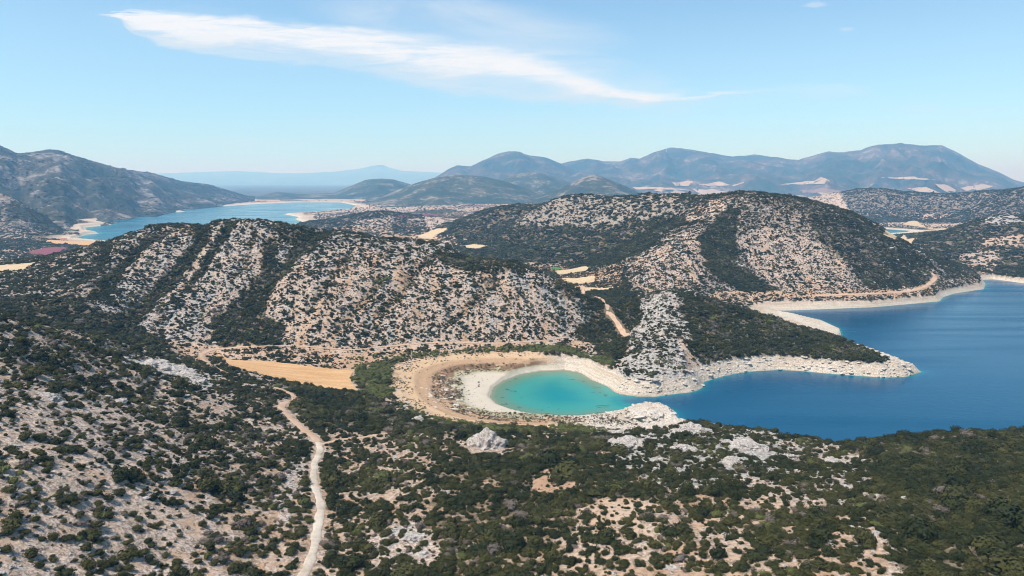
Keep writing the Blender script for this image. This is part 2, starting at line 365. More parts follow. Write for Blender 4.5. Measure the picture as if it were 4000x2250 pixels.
def Hfull(x, y):
    x = np.asarray(x, float).ravel(); y = np.asarray(y, float).ravel()
    wd = water_dist(x, y); h = H0(x, y, wd)
    up = sstep(h, 9.0, 24.0); shore = sstep(wd, 0, 14)
    fl = 1 - flatness(x, y)
    amp = up * fl * np.clip(y / 500, 0.5, 1.6)
    h = h + amp * (1.7 * fbm(x / 46, y / 46, 3, 1) + 0.9 * ridged(x / 21, y / 21, 3, 5) - 0.6)
    h = h + fl * shore * (0.35 * fbm(x / 6.0, y / 6.0, 3, 9)) * (0.35 + 0.65 * up)
    cliff = shore * (1 - sstep(h, 9, 12)) * (x > 20) * (y < 1100)
    h = h + np.where(wd > 0, cliff * 0.8 * ridged(x / 5.5, y / 5.5, 3, 12) * 0.8, 0)
    h = h + np.where((wd > 0) & (h < 9.5) & (y < 1250), .26 * np.sin(h * 4.2 + .6 * fbm(x / 20, y / 20, 2, 15)) * sstep(wd, 1, 6), 0)
    for p, w in GW:
        near = (x > p[:, 0].min() - 40) & (x < p[:, 0].max() + 40) & (y > p[:, 1].min() - 40) & (y < p[:, 1].max() + 40)
        if near.any(): h[near] -= 0.38 * w * np.exp(-(segdist(x[near], y[near], p) / (w * 0.9)) ** 2)
    return np.where(wd > 0, np.maximum(h, 0.03), h)

# ------------------------------------------------------------------ cover zones: polygon in the picture, distance range, shrub cover, rockiness
ZN = [
 # foreground
 ([(-300, 700), (450, 860), (700, 970), (790, 1100), (540, 1060), (0, 960), (-300, 960)], 60, 470, .50, .38),
 ([(-300, 960), (0, 960), (540, 1060), (790, 1100), (700, 1200), (500, 1190), (0, 1130), (-300, 1130)], 60, 470, .38, .42),
 ([(-300, 1120), (0, 1130), (500, 1180), (540, 1300), (560, 1700), (-300, 1700)], 60, 470, .34, .36),
 ([(500, 1170), (790, 1110), (800, 1700), (560, 1700), (540, 1300)], 60, 470, .57, .3),
 ([(790, 1060), (1500, 1060), (1560, 1160), (1350, 1210), (1100, 1260), (1100, 1700), (790, 1700)], 60, 400, .55, .32),
 ([(1100, 1150), (1500, 1130), (1700, 1250), (1420, 1300), (1330, 1700), (1050, 1700)], 60, 400, .73, .26),
 ([(1420, 1290), (1700, 1230), (2200, 1230), (2260, 1700), (1300, 1700)], 60, 400, .52, .28),
 ([(1500, 1060), (1700, 1040), (1960, 1090), (2000, 1180), (1750, 1230), (1560, 1170)], 60, 400, .5, .95),
 ([(1960, 1090), (2130, 1120), (2260, 1180), (2250, 1280), (2000, 1260), (1990, 1180)], 60, 400, .52, .75),
 ([(2090, 1060), (3000, 1060), (3000, 1700), (2340, 1700), (2230, 1250), (2150, 1130)], 60, 400, .87, .5),
 ([(1340, 1200), (1400, 1195), (1410, 1240), (1350, 1245)], 60, 400, .08, .15), ([(1425, 1205), (1475, 1205), (1470, 1235), (1425, 1230)], 60, 400, .08, .1),
 ([(1470, 1270), (1600, 1240), (1570, 1310), (1500, 1330), (1440, 1310)], 60, 400, .25, .12), ([(960, 1330), (1070, 1310), (1080, 1400), (980, 1449), (930, 1420)], 60, 400, .3, .7),
 ([(300, 900), (400, 905), (560, 960), (500, 980), (380, 945)], 60, 470, .18, 1.0),
 ([(700, 1215), (745, 1160), (780, 1160), (760, 1250), (715, 1330), (690, 1290)], 60, 300, .15, .75), ([(640, 1400), (730, 1330), (720, 1420), (660, 1449)], 60, 300, .2, .3),
 ([(690, 960), (900, 985), (1100, 1060), (1180, 1075), (1200, 1090), (900, 1080), (760, 1050)], 60, 470, .8, .4),
 # field floor
 ([(420, 868), (620, 868), (940, 880), (1300, 862), (1430, 846), (1500, 870), (1430, 885), (1200, 885), (1000, 900), (930, 945), (900, 930), (700, 905), (560, 890), (520, 920), (450, 900)], 400, 600, .2, .12),
 ([(880, 935), (960, 905), (1010, 905), (1000, 985), (960, 1000), (900, 985)], 380, 520, .86, .1),
 ([(960, 885), (1290, 872), (1290, 888), (1020, 907), (960, 910)], 420, 600, .62, .1), ([(1270, 868), (1420, 872), (1530, 905), (1540, 925), (1500, 912), (1400, 884), (1270, 884)], 420, 600, .93, .1),
 ([(560, 868), (720, 872), (900, 900), (1000, 886), (980, 900), (720, 905), (600, 885)], 420, 600, .45, .1),
 # left hill
 ([(-400, 500), (1560, 500), (1590, 860), (1420, 856), (900, 862), (430, 862), (-400, 760)], 430, 760, .50, .78),
 ([(640, 690), (900, 620), (1250, 690), (1420, 800), (1420, 862), (640, 862)], 430, 760, .48, .52),
 ([(-400, 600), (130, 620), (330, 600), (300, 700), (150, 760), (-400, 760)], 430, 760, .60, .7),
 ([(-100, 735), (200, 755), (420, 850), (430, 870), (200, 830), (-100, 780)], 430, 600, .85, .4),
 ([(540, 800), (640, 760), (720, 830), (700, 875), (540, 872)], 430, 760, .93, .2), ([(690, 556), (820, 592), (780, 640), (700, 600)], 430, 760, .85, .3),
 ([(1120, 615), (1330, 655), (1320, 690), (1150, 680), (1080, 640)], 430, 760, .82, .3), ([(1380, 690), (1480, 745), (1590, 860), (1440, 858), (1480, 800)], 430, 760, .80, .4),
 ([(420, 550), (560, 545), (540, 580), (430, 590)], 430, 760, .6, .5),
 # valley and dark thickets
 ([(1400, 640), (1590, 650), (1610, 740), (1640, 760), (1600, 860), (1545, 930), (1440, 860), (1500, 780), (1440, 720)], 560, 1150, .93, .2),
 ([(1480, 740), (1600, 735), (1620, 780), (1560, 880), (1540, 930), (1510, 880), (1560, 850), (1520, 775)], 480, 760, 1.0, .1),
 ([(1270, 660), (1400, 620), (1580, 655), (1560, 720), (1470, 735), (1380, 695)], 740, 1150, .55, .2),
 # centre hill
 ([(1100, 470), (2420, 470), (2440, 750), (1600, 760), (1560, 660), (1100, 640)], 660, 1800, .64, .75),
 ([(1090, 575), (1400, 568), (1660, 590), (1620, 650), (1480, 672), (1180, 650)], 900, 1800, .97, .3),
 ([(1100, 560), (1250, 520), (1340, 515), (1300, 560), (1180, 600)], 900, 1800, .88, .3), ([(1780, 560), (1560, 600), (1480, 590), (1500, 570), (1700, 540)], 900, 1800, .92, .3),
 ([(1590, 700), (1600, 650), (1690, 590), (1760, 570), (1755, 610), (1780, 670), (1740, 725), (1620, 730)], 680, 1000, .44, .55),
 ([(1821, 522), (1860, 528), (1850, 602), (1860, 672), (1990, 742), (1880, 742), (1786, 690), (1752, 610)], 680, 1050, .97, .3),
 ([(1863, 602), (1919, 567), (2024, 585), (2090, 640), (2182, 725), (2170, 745), (1989, 745), (1902, 690)], 680, 1000, .45, .5),
 ([(2024, 532), (2129, 525), (2350, 665), (2335, 735), (2182, 735), (2147, 672), (2059, 602)], 680, 1000, .88, .7),
 ([(1640, 478), (2050, 478), (2130, 530), (1980, 530), (1880, 510), (1760, 520)], 900, 1200, .74, .6),
 ([(1790, 500), (1840, 505), (1830, 530), (1740, 560), (1720, 550)], 900, 1150, .45, .4), ([(1790, 735), (2200, 728), (2340, 716), (2330, 745), (1900, 756), (1800, 750)], 680, 860, .35, .15),
 # headland
 ([(1610, 725), (1720, 735), (1730, 850), (1775, 962), (1540, 960), (1590, 850)], 430, 640, .46, 1.0),
 ([(1715, 738), (1840, 755), (2330, 900), (2330, 930), (1960, 905), (1800, 935), (1770, 945), (1730, 850)], 430, 640, .93, .45),
 ([(1700, 850), (1725, 850), (1775, 950), (1750, 955)], 430, 640, .2, .3),
 # right hills and far ground
 ([(2280, 530), (2900, 530), (2900, 705), (2500, 692), (2400, 690), (2330, 640)], 900, 1600, .82, .5), ([(2410, 640), (2520, 625), (2500, 690), (2420, 690)], 900, 1300, .45, .4),
 ([(2470, 600), (2576, 590), (2590, 620), (2480, 620)], 1000, 1400, .4, .3), ([(2460, 545), (2531, 534), (2600, 560), (2500, 565)], 1200, 1500, .45, .9),
 ([(2100, 460), (2900, 450), (2900, 540), (2450, 560), (2150, 560)], 1900, 3100, .74, .7), ([(2150, 535), (2300, 520), (2450, 530), (2450, 556), (2180, 556)], 1900, 3100, .85, .6),
 ([(730, 520), (1060, 530), (1080, 590), (730, 600)], 1600, 2250, .75, .6), ([(900, 555), (990, 545), (985, 585), (880, 585)], 1600, 2100, .4, .5),
 ([(-200, 600), (200, 600), (200, 700), (-200, 700)], 850, 1750, .5, .35),
]
def cover(x, y, z):
    u, v = project(x, y, z)
    j = 0.020 * FPX * 300 / np.maximum(y, 80)
    u = u + j * fbm(x / 22, y / 22, 3, 21); v = v + 0.5 * j * fbm(x / 22, y / 22, 3, 27)
    den = np.where(y < 1200, 0.45, 0.17); rock = np.full(x.shape, 0.45)
    for poly, d0, d1, dn, rk in ZN:
        m = (y > d0) & (y < d1)
        if not m.any(): continue
        idx = np.nonzero(m)[0]; ins = inpoly(u[idx], v[idx], poly)
        den[idx[ins]] = dn; rock[idx[ins]] = rk
    for p, w in GW:
        near = np.nonzero((x > p[:, 0].min() - 40) & (x < p[:, 0].max() + 40) & (y > p[:, 1].min() - 40) & (y < p[:, 1].max() + 40))[0]
        if len(near):
            k = 1 - sstep(segdist(x[near], y[near], p) + 3.0 * fbm(x[near] / 9, y[near] / 9, 2, 33), w * 0.45, w * 1.0)
            den[near] = np.maximum(den[near], k * (.93 if w >= 7 else .7)); rock[near] *= 1 - .5 * k
    return den, rock

# ------------------------------------------------------------------ materials
def new_mat(name):
    m = bpy.data.materials.new(name); m.use_nodes = True
    t = NT(m.node_tree); b = m.node_tree.nodes['Principled BSDF']
    return m, t, b
def bump(t, b, h, dist, strength=1.0):
    nd = t.new('ShaderNodeBump'); t.put(nd, 'Height', h); nd.inputs['Distance'].default_value = dist
    nd.inputs['Strength'].default_value = strength; t.l.new(nd.outputs[0], b.inputs['Normal'])
def attr(t, name):
    nd = t.new('ShaderNodeAttribute', attribute_name=name); return nd.outputs['Fac']
def pos(t): return t.new('ShaderNodeNewGeometry').outputs['Position']

def terrain_material():
    m, t, b = new_mat('limestone_slope'); p = pos(t)
    rock, ring, scrub, hz = attr(t, 'rock'), attr(t, 'ring'), attr(t, 'scrub'), attr(t, 'zone')
    n1 = t.noise(p, 0.035, 5, 0.6); n2 = t.noise(p, 0.16, 6, 0.68); n3 = t.noise(p, 1.1, 4, 0.65); n4 = t.noise(p, 0.55, 3, 0.6, 0.5)
    soil = t.mix(t.smooth(n1, .35, .65), (.42, .265, .165), (.53, .39, .28))
    soil = t.mix(t.smooth(n2, .52, .72), soil, (.40, .21, .115))
    scree = t.mix(t.smooth(n3, .36, .62), (.265, .185, .135), (.59, .475, .385))
    stone = t.mix(t.smooth(n3, .36, .62), (.20, .185, .165), (.54, .50, .45))
    k = t.math('ADD', rock, t.math('MULTIPLY', t.math('SUBTRACT', n2, .5), 1.1))
    g = t.mix(t.smooth(k, .22, .42), soil, scree); g = t.mix(t.smooth(k, .66, .90), g, stone)
    # dry low scrub between the shrubs
    k2 = t.math('ADD', scrub, t.math('MULTIPLY', t.math('SUBTRACT', n4, .5), 1.2))
    dry = t.mix(t.smooth(n3, .4, .6), (.125, .092, .06), (.075, .070, .032))
    g = t.mix(t.smooth(k2, .42, .90, 0, .85), g, dry)
    g = t.mix(t.smooth(t.noise(p, .62, 4, .7, .8), .54, .62, 0, .7), g, (.10, .08, .048))
    # bleached strip below the old water line, banded like old shore lines
    sep = t.new('ShaderNodeSeparateXYZ'); t.l.new(p, sep.inputs[0])
    lev = t.math('ADD', sep.outputs[2], t.math('MULTIPLY', t.math('SUBTRACT', n2, .5), 1.6))
    band = t.noise(t.vscale(p, .01, .01, 1.0), 1.6, 3, .6)
    pale = t.mix(t.smooth(n3, .35, .62), (.38, .31, .235), (.64, .565, .47))
    pale = t.mix(t.smooth(band, .48, .60, 0, .6), pale, (.40, .295, .195))
    sand = t.mix(t.smooth(lev, 2.2, 3.4), (.52, .455, .36), (.37, .335, .21))
    sand = t.mix(t.smooth(lev, 3.6, 4.6), sand, (.40, .255, .145))
    sand = t.mix(t.smooth(n3, .50, .66, 0, .55), sand, (.50, .41, .31))
    nb = t.noise(p, .05, 4, .65, .5)
    sand = t.mix(t.smooth(lev, 7.0, 8.6), sand, (.54, .375, .225))
    sand = t.mix(t.math('MULTIPLY', t.smooth(t.math('ADD', t.math('MULTIPLY', nb, .6), t.math('MULTIPLY', n2, .4)), .46, .54, 0, .85), t.math('MULTIPLY', t.smooth(lev, 3.2, 3.9), t.smooth(lev, 5.2, 6.6, 1, 0))), sand, (.17, .095, .05))
    wet = t.smooth(sep.outputs[2], .05, .45)
    pale = t.mix(hz, pale, sand)
    pale = t.mix(wet, t.mix(.55, pale, (.16, .13, .09)), pale)
    col = t.mix(ring, g, pale)
    t.l.new(col, b.inputs['Base Color']); b.inputs['Roughness'].default_value = .95; b.inputs['Specular IOR Level'].default_value = .15
    hgt = t.math('ADD', t.math('MULTIPLY', n3, .5), t.math('MULTIPLY', n2, 1.2))
    bump(t, b, hgt, 1.1, .9)
    return m
def field_material(name, c1, c2, ang=0.0, pitch=.35):
    m, t, b = new_mat(name); p = pos(t)
    mp = t.new('ShaderNodeMapping'); t.put(mp, 0, p); mp.inputs['Rotation'].default_value = (0, 0, ang); mp.inputs['Scale'].default_value = (.04, pitch, .1)
    n1 = t.noise(mp.outputs[0], 1.0, 4, .6); n2 = t.noise(p, .5, 5, .7)
    f = t.smooth(t.math('ADD', t.math('MULTIPLY', n1, .6), t.math('MULTIPLY', n2, .4)), .36, .62)
    t.l.new(t.mix(f, c1, c2), b.inputs['Base Color']); b.inputs['Roughness'].default_value = .95; b.inputs['Specular IOR Level'].default_value = .1
    bump(t, b, n2, .4)
    return m
def rock_material():
    m, t, b = new_mat('grey_limestone'); p = pos(t)
    n = t.noise(p, 1.3, 6, .7, .4); n2 = t.noise(p, .3, 3, .6)
    c = t.mix(t.smooth(n, .34, .62), (.20, .175, .155), (.55, .495, .44)); c = t.mix(t.smooth(n2, .5, .7, 0, .5), c, (.47, .40, .33))
    t.l.new(c, b.inputs['Base Color']); b.inputs['Roughness'].default_value = .9; b.inputs['Specular IOR Level'].default_value = .2
    bump(t, b, n, .6); return m
def pale_rock_material():
    m, t, b = new_mat('bleached_limestone'); p = pos(t)
    n = t.noise(p, 1.1, 6, .7, .4)
    c = t.mix(t.smooth(n, .32, .60), (.30, .25, .195), (.62, .56, .485))
    t.l.new(c, b.inputs['Base Color']); b.inputs['Roughness'].default_value = .9; b.inputs['Specular IOR Level'].default_value = .2
    bump(t, b, n, .6); return m
def leaf_material(name, c1, c2):
    m, t, b = new_mat(name)
    rnd = t.new('ShaderNodeObjectInfo').outputs['Random']
    n = t.noise(pos(t), 2.2, 2, .6)
    f = t.math('ADD', t.math('MULTIPLY', rnd, .65), t.math('MULTIPLY', t.smooth(n, .35, .65), .35))
    t.l.new(t.mix(f, c1, c2), b.inputs['Base Color']); b.inputs['Roughness'].default_value = .75; b.inputs['Specular IOR Level'].default_value = .2
    return m
def plain_material(name, c, rough=.8, var=.2, scale=2.0):
    m, t, b = new_mat(name); n = t.noise(pos(t), scale, 4, .6)
    t.l.new(t.mix(t.smooth(n, .35, .65), tuple(k * (1 - var) for k in c), tuple(min(1, k * (1 + var)) for k in c)), b.inputs['Base Color'])
    b.inputs['Roughness'].default_value = rough; return m
def water_material():
    m, t, b = new_mat('lake_water'); p = pos(t); d = attr(t, 'depth')
    r = t.new('ShaderNodeValToRGB'); r.color_ramp.interpolation = 'EASE'
    el = r.color_ramp.elements; el[0].position = 0.0; el[0].color = (.20, .21, .13, 1); el[1].position = 1.0; el[1].color = (.0002, .058, .122, 1)
    for ps, c in ((.018, (.10, .19, .13, 1)), (.07, (.032, .235, .20, 1)), (.15, (.004, .19, .20, 1)), (.26, (.001, .095, .155, 1)), (.5, (.0002, .068, .132, 1))):
        e = el.new(ps); e.color = c
    n0 = t.noise(t.vscale(p, .6, 1.4, 1), .022, 4, .6, .6)  # wind patches: uneven sky reflection painted as a change of water colour
    dd = t.math('ADD', t.math('DIVIDE', d, 20.0), t.math('MULTIPLY', t.math('SUBTRACT', n0, .5), t.math('MULTIPLY', t.smooth(d, .3, 6), .30)), clamp=True)
    t.l.new(dd, r.inputs[0])
    weed = t.math('MULTIPLY', t.smooth(t.noise(p, .11, 4, .6, .6), .60, .66, 0, .65), t.math('MULTIPLY', t.smooth(d, .1, .4), t.smooth(d, 1.0, 2.0, 1, 0)))
    col = t.mix(weed, r.outputs[0], (.015, .05, .05))
    t.l.new(col, b.inputs['Base Color']); b.inputs['IOR'].default_value = 1.33; b.inputs['Specular IOR Level'].default_value = .25
    streak = t.noise(t.vscale(p, .004, .03, 1), 1.0, 3, .5, .4)
    t.l.new(t.lin(streak, .3, .7, .06, .34), b.inputs['Roughness'])
    w = t.math('ADD', t.noise(t.vscale(p, .9, 1.6, 1), 1.0, 3, .6), t.math('MULTIPLY', t.noise(p, .22, 3, .6), 1.6))
    bump(t, b, w, .10, .55); return m
def mountain_material(name, veg1, veg2, rockc, amount, scale=1.0):
    m, t, b = new_mat(name); p = pos(t)
    n1 = t.noise(p, .0030 * scale, 6, .62, .5); n2 = t.noise(p, .018 * scale, 5, .68); n3 = t.noise(p, .05 * scale, 4, .7)
    c = t.mix(t.smooth(n1, .38, .62), veg1, veg2)
    k = t.math('ADD', t.math('MULTIPLY', n1, .45), t.math('ADD', t.math('MULTIPLY', n2, .35), t.math('MULTIPLY', n3, .2)))
    c = t.mix(t.smooth(k, .545 - amount, .61 - amount, 0, .9), c, rockc)
    c = t.mix(t.smooth(n3, .48, .60, 0, .45), c, (.022, .030, .014))
    t.l.new(c, b.inputs['Base Color']); b.inputs['Roughness'].default_value = .95; b.inputs['Specular IOR Level'].default_value = .1
    bump(t, b, t.math('ADD', t.math('MULTIPLY', n2, 1.0), t.math('MULTIPLY', n3, .6)), 16 / scale, .8); return m
def plain_ground_material():
    m, t, b = new_mat('valley_plain'); p = pos(t)
    n1 = t.noise(t.vscale(p, 1, 2.2, 1), .0022, 5, .6); n2 = t.noise(p, .02, 4, .7)
    c = t.mix(t.smooth(n1, .42, .58), (.045, .05, .032), (.14, .115, .08)); c = t.mix(t.smooth(n2, .54, .66, 0, .8), c, (.05, .055, .03))
    t.l.new(c, b.inputs['Base Color']); b.inputs['Roughness'].default_value = .95; b.inputs['Specular IOR Level'].default_value = .1
    return m

M = dict(terrain=terrain_material(), rock=rock_material(), palerock=pale_rock_material(), water=water_material(), plain=plain_ground_material(),
         stubble=field_material('stubble', (.45, .255, .115), (.56, .355, .185), .5), straw=field_material('straw', (.41, .30, .175), (.54, .41, .26), .2),
         red=field_material('red_soil', (.17, .052, .058), (.23, .08, .085), .1), green=field_material('green_crop', (.05, .13, .035), (.09, .18, .05), .1),
         pink=field_material('fallow', (.32, .235, .165), (.43, .325, .235), .2), dark=field_material('ploughed', (.16, .10, .085), (.25, .16, .13), .2),
         hedge=field_material('scrub_ground', (.035, .045, .022), (.075, .075, .04), .2), track=field_material('dirt_track', (.42, .275, .175), (.52, .365, .255), .3, .12), white_track=field_material('white_gravel', (.40, .33, .25), (.56, .485, .395), 1.4, .12),
         leaf_dark=leaf_material('leaf_dark_green', (.014, .019, .004), (.034, .038, .008)), leaf_olive=leaf_material('leaf_olive', (.032, .034, .008), (.066, .062, .016)),
         leaf_bright=leaf_material('leaf_yellow_green', (.085, .095, .025), (.13, .135, .04)), leaf_dry=leaf_material('leaf_grey_brown', (.105, .082, .066), (.165, .135, .105)),
         bark=plain_material('bark', (.09, .065, .045)), white=plain_material('white_paint', (.78, .77, .75), .5, .05), tile=plain_material('roof_tile', (.35, .13, .08)),
         steel=plain_material('galvanised_steel', (.35, .36, .37), .5), glass=plain_material('window_glass', (.03, .04, .05), .1, .1),
         mtn_left=mountain_material('mountain_scrub_grey', (.040, .046, .030), (.085, .070, .050), (.30, .265, .235), .03, 1.6),
         mtn_near=mountain_material('mountain_scree', (.06, .055, .04), (.15, .115, .085), (.33, .265, .22), .08, 2.2),
         mtn_hill=mountain_material('hill_scrub', (.032, .044, .026), (.070, .066, .038), (.27, .235, .20), .03, 1.6),
         mtn_far=mountain_material('range_scrub', (.030, .042, .028), (.105, .070, .048), (.27, .225, .19), .01, .9))

# ------------------------------------------------------------------ mesh and object helpers
col = sc.collection
def obj(name, me, parent=None, label=None, cat=None, group=None, kind=None):
    o = bpy.data.objects.new(name, me); col.objects.link(o)
    if parent: o.parent = parent
    for k, v in (('label', label), ('category', cat), ('group', group), ('kind', kind)):
        if v: o[k] = v
    return o
def mesh_np(name, co, faces, mat, attrs=None, normals=None, smooth=True):
    me = bpy.data.meshes.new(name); k = faces.shape[1]
    me.vertices.add(len(co)); me.vertices.foreach_set('co', np.ascontiguousarray(co, np.float32).ravel())
    me.loops.add(faces.size); me.loops.foreach_set('vertex_index', faces.astype(np.int32).ravel())
    me.polygons.add(len(faces)); me.polygons.foreach_set('loop_start', np.arange(0, faces.size, k, dtype=np.int32))
    me.polygons.foreach_set('loop_total', np.full(len(faces), k, np.int32))
    me.update(calc_edges=True); me.polygons.foreach_set('use_smooth', np.full(len(faces), smooth))
    for an, av in (attrs or {}).items():
        a = me.attributes.new(an, 'FLOAT', 'POINT'); a.data.foreach_set('value', np.ascontiguousarray(av, np.float32))
    if normals is not None:
        try: me.normals_split_custom_set_from_vertices(np.ascontiguousarray(normals, np.float32))
        except Exception: pass
    if mat: me.materials.append(mat)
    return me
def sub(co, faces, attrs, normals=None):
    ids = np.unique(faces); mp = np.full(len(co), -1); mp[ids] = np.arange(len(ids))
    return co[ids], mp[faces], {k: v[ids] for k, v in attrs.items()}, (normals[ids] if normals is not None else None)

# ------------------------------------------------------------------ the terrain grid, cut into the hills the eye tells apart
NR, NC = 760, 780
yr = np.geomspace(58, 6300, NR); tt = np.linspace(-1, 1, NC)
GX = tt[None, :] * (yr[:, None] * 0.82 + 85); GY = np.broadcast_to(yr[:, None], GX.shape)
gx, gy = GX.ravel(), GY.ravel().copy()
gz = Hfull(gx, gy); gwd = water_dist(gx, gy)
gden, grock = cover(gx, gy, gz)
co = np.c_[gx, gy, gz]
zz = gz.reshape(NR, NC); Pg = co.reshape(NR, NC, 3)
du = np.gradient(Pg, axis=1); dv = np.gradient(Pg, axis=0)
nrm = np.cross(du, dv).reshape(-1, 3); nrm /= np.linalg.norm(nrm, axis=1)[:, None] + 1e-9
ringtop = np.where(gx < 25, 10.2, np.where(gy > 660, 6.2, 9.2)) + 0.8 * fbm(gx / 12, gy / 12, 2, 41)
ring = (1 - sstep(gz, ringtop - 1.0, ringtop + .4)) * (gwd < np.where(gx < 25, 95, 60)) * (gwd < 400)
lk2 = (gy > 1500)
ring = np.where(lk2, (1 - sstep(gwd, 16 + 26 * fbm(gx / 200, gy / 200, 2, 4), 70)) * (gwd > -60), ring)
fieldm = np.zeros(gx.shape)
zone_beach = sstep(-gx, -45, -15) * (gy < 620)
zone_beach = np.maximum(zone_beach, (gy > 640) * .25)
_pl = (gy > 1350) & (gz < 22)
_cx, _cy = np.floor((gx + .4 * gy + 60 * fbm(gx / 300, gy / 300, 2, 61)) / 170).astype(int), np.floor((gy + 40 * fbm(gx / 300, gy / 300, 2, 63)) / 330).astype(int)
_hh = ((_cx * 73856093) ^ (_cy * 19349663)) % 97 / 97.0
gscr = np.where(_pl, np.where(_hh < .35, .95, np.where(_hh < .6, .6, .1)), gden)
grock = np.where(_pl, .05 + .35 * (_hh > .8), grock)
grock = grock + .55 * fbm((gx + .05 * gy) / 7.5, gy / 70, 3, 59) * sstep(gy, 450, 520) * (1 - sstep(gy, 1000, 1200)) * (gz > 14)
attrs = dict(rock=grock, ring=ring, scrub=np.clip(gscr, 0, 1), zone=zone_beach, depth=np.maximum(-gz, 0))
idx = np.arange(NR * NC).reshape(NR, NC)
F = np.stack([idx[:-1, :-1], idx[:-1, 1:], idx[1:, 1:], idx[1:, :-1]], -1).reshape(-1, 4)
fc = co[F].mean(1); fwd = gwd[F].max(1)
fu, fv = project(fc[:, 0], fc[:, 1], fc[:, 2])
reg = np.full(len(F), 'valley', dtype=object)
xw = lambda u, d: px_dir(u, 600)[0] * d
yv = fc[:, 1]; xv = fc[:, 0]
fg_line = np.interp(xv, [-700, -340, -260, -190, -120, -60, 0, 60, 110, 200, 500], [430, 405, 425, 432, 410, 372, 352, 350, 380, 385, 385])
reg[(yv < fg_line)] = 'foreground'
left_front = np.interp(xv, [-900, -420, -260, -120, 0, 60, 90], [430, 430, 490, 505, 530, 552, 590])
left_back = np.interp(xv, [-900, -300, -100, 20, 90], [900, 900, 900, 780, 620])
reg[(yv > left_front) & (yv < left_back) & (xv < 95) & (yv > fg_line)] = 'left_hill'
head = (xv > 72) & (yv > 400) & (yv < np.interp(xv, [72, 130, 200, 330], [600, 690, 690, 640])) & (xv < 360)
reg[head & (yv >= fg_line)] = 'headland'
reg[(yv > np.interp(xv, [-200, 100, 150, 250, 400, 700], [1500, 1050, 720, 712, 740, 860])) & (yv < 1760) & (xv > -170) & (xv < np.interp(yv, [700, 900, 1000, 1500], [520, 610, 620, 640]))] = 'centre_hill'
reg[(yv > 930) & (yv < 1560) & (xv > np.interp(yv, [900, 1000, 1500], [612, 622, 860]))] = 'right_hill'
reg[(yv > 1900) & (yv < 3200) & (xv > 1080)] = 'rocky_hill'
reg[(yv > 1640) & (yv < 2260) & (xv > -700) & (xv < -230)] = 'small_hill'
reg[(ring[F].mean(1) > .5) & (yv < 1250)] = 'shore'
reg[(fwd <= 0)] = 'bed'
NAMES = dict(
 foreground=('hillside', 'shrub-covered limestone hillside filling the foreground below the viewpoint', 'hillside'),
 left_hill=('hill', 'ribbed rocky hill with dark gullies left of centre behind the tan field', 'hill'),
 headland=('headland', 'headland with a bare rocky spur and scrub running out into the blue lake', 'headland'),
 centre_hill=('hill', 'broad scrub and scree hill behind the bay, right of centre', 'hill'),
 right_hill=('hill', 'dark scrub-covered hill at the right edge above the far beach', 'hill'),
 rocky_hill=('hill', 'low pale rocky hill at the right edge in front of the mountains', 'hill'),
 small_hill=('hill', 'small dark hill with one pale slope beside the distant lake', 'hill'),
 valley=('valley_floor', 'dry valley floor and plain between the hills', 'ground'),
 shore=('lake_shore', 'bleached white and tan shore left dry around the near lake', 'shore'),
 bed=('lake_bed', 'lake bed under the clear shallow water', 'lake bed'))
for k, (nm, lab, cat) in NAMES.items():
    f = F[reg == k]
    if not len(f): continue
    c2, f2, a2, n2 = sub(co, f, attrs, nrm)
    obj(nm, mesh_np(nm, c2, f2, M['terrain'], a2, n2), label=lab, cat=cat, kind='structure')
# water sheets
wv = gz[F].min(1) < 0.0
f_w = F[wv]
cw = co.copy(); cw[:, 2] = 0.0
wx, wy = fc[wv][:, 0], fc[wv][:, 1]
for nm, lab, m in (('lake', 'deep blue lake with a turquoise cove in the middle of the view', (wy < 1500)),
                   ('lake', 'pale blue distant lake behind the ribbed hill on the left', (wy >= 1500) & (wx < 500)),
                   ('lake', 'narrow blue arm of water beside the pale fields at far right', (wy >= 1500) & (wx >= 500))):
    c2, f2, a2, _ = sub(cw, f_w[m], attrs)
    if 'deep' in lab: a2['depth'] = a2['depth'] + 3.2 * sstep(c2[:, 0], 55, 85) + 3.2 * (c2[:, 1] > 530) * (c2[:, 0] < 55)
    if 'distant' in lab or 'narrow' in lab: a2['depth'] = np.minimum(a2['depth'] * 2 + 2.6, 5.0)
    obj(nm, mesh_np(nm, c2, f2, M['water'], {'depth': a2['depth']}), label=lab, cat='lake', kind='structure')
# ground sheet out to the horizon
def ground_sheet():
    ys = np.array([-4000, -500, 40, 58, 3000, 6000, 6400, 9000, 14000, 24000, 45000.]); zs = [-60, -60, -60, -60, -60, -14, 3, 9, 12, 12, 12]
    xs = np.linspace(-1, 1, 41); wd = np.array([14000, 14000, 14000, 14000, 14000, 16000, 16000, 18000, 22000, 30000, 45000.])
    c = np.array([(a * w, y, z) for y, z, w in zip(ys, zs, wd) for a in xs]); i = np.arange(len(c)).reshape(len(ys), 41)
    f = np.stack([i[:-1, :-1], i[:-1, 1:], i[1:, 1:], i[1:, :-1]], -1).reshape(-1, 4)
    obj('ground', mesh_np('ground', c, f, M['plain']), label='wide hazy plain reaching to the horizon', cat='plain', kind='structure')
ground_sheet()

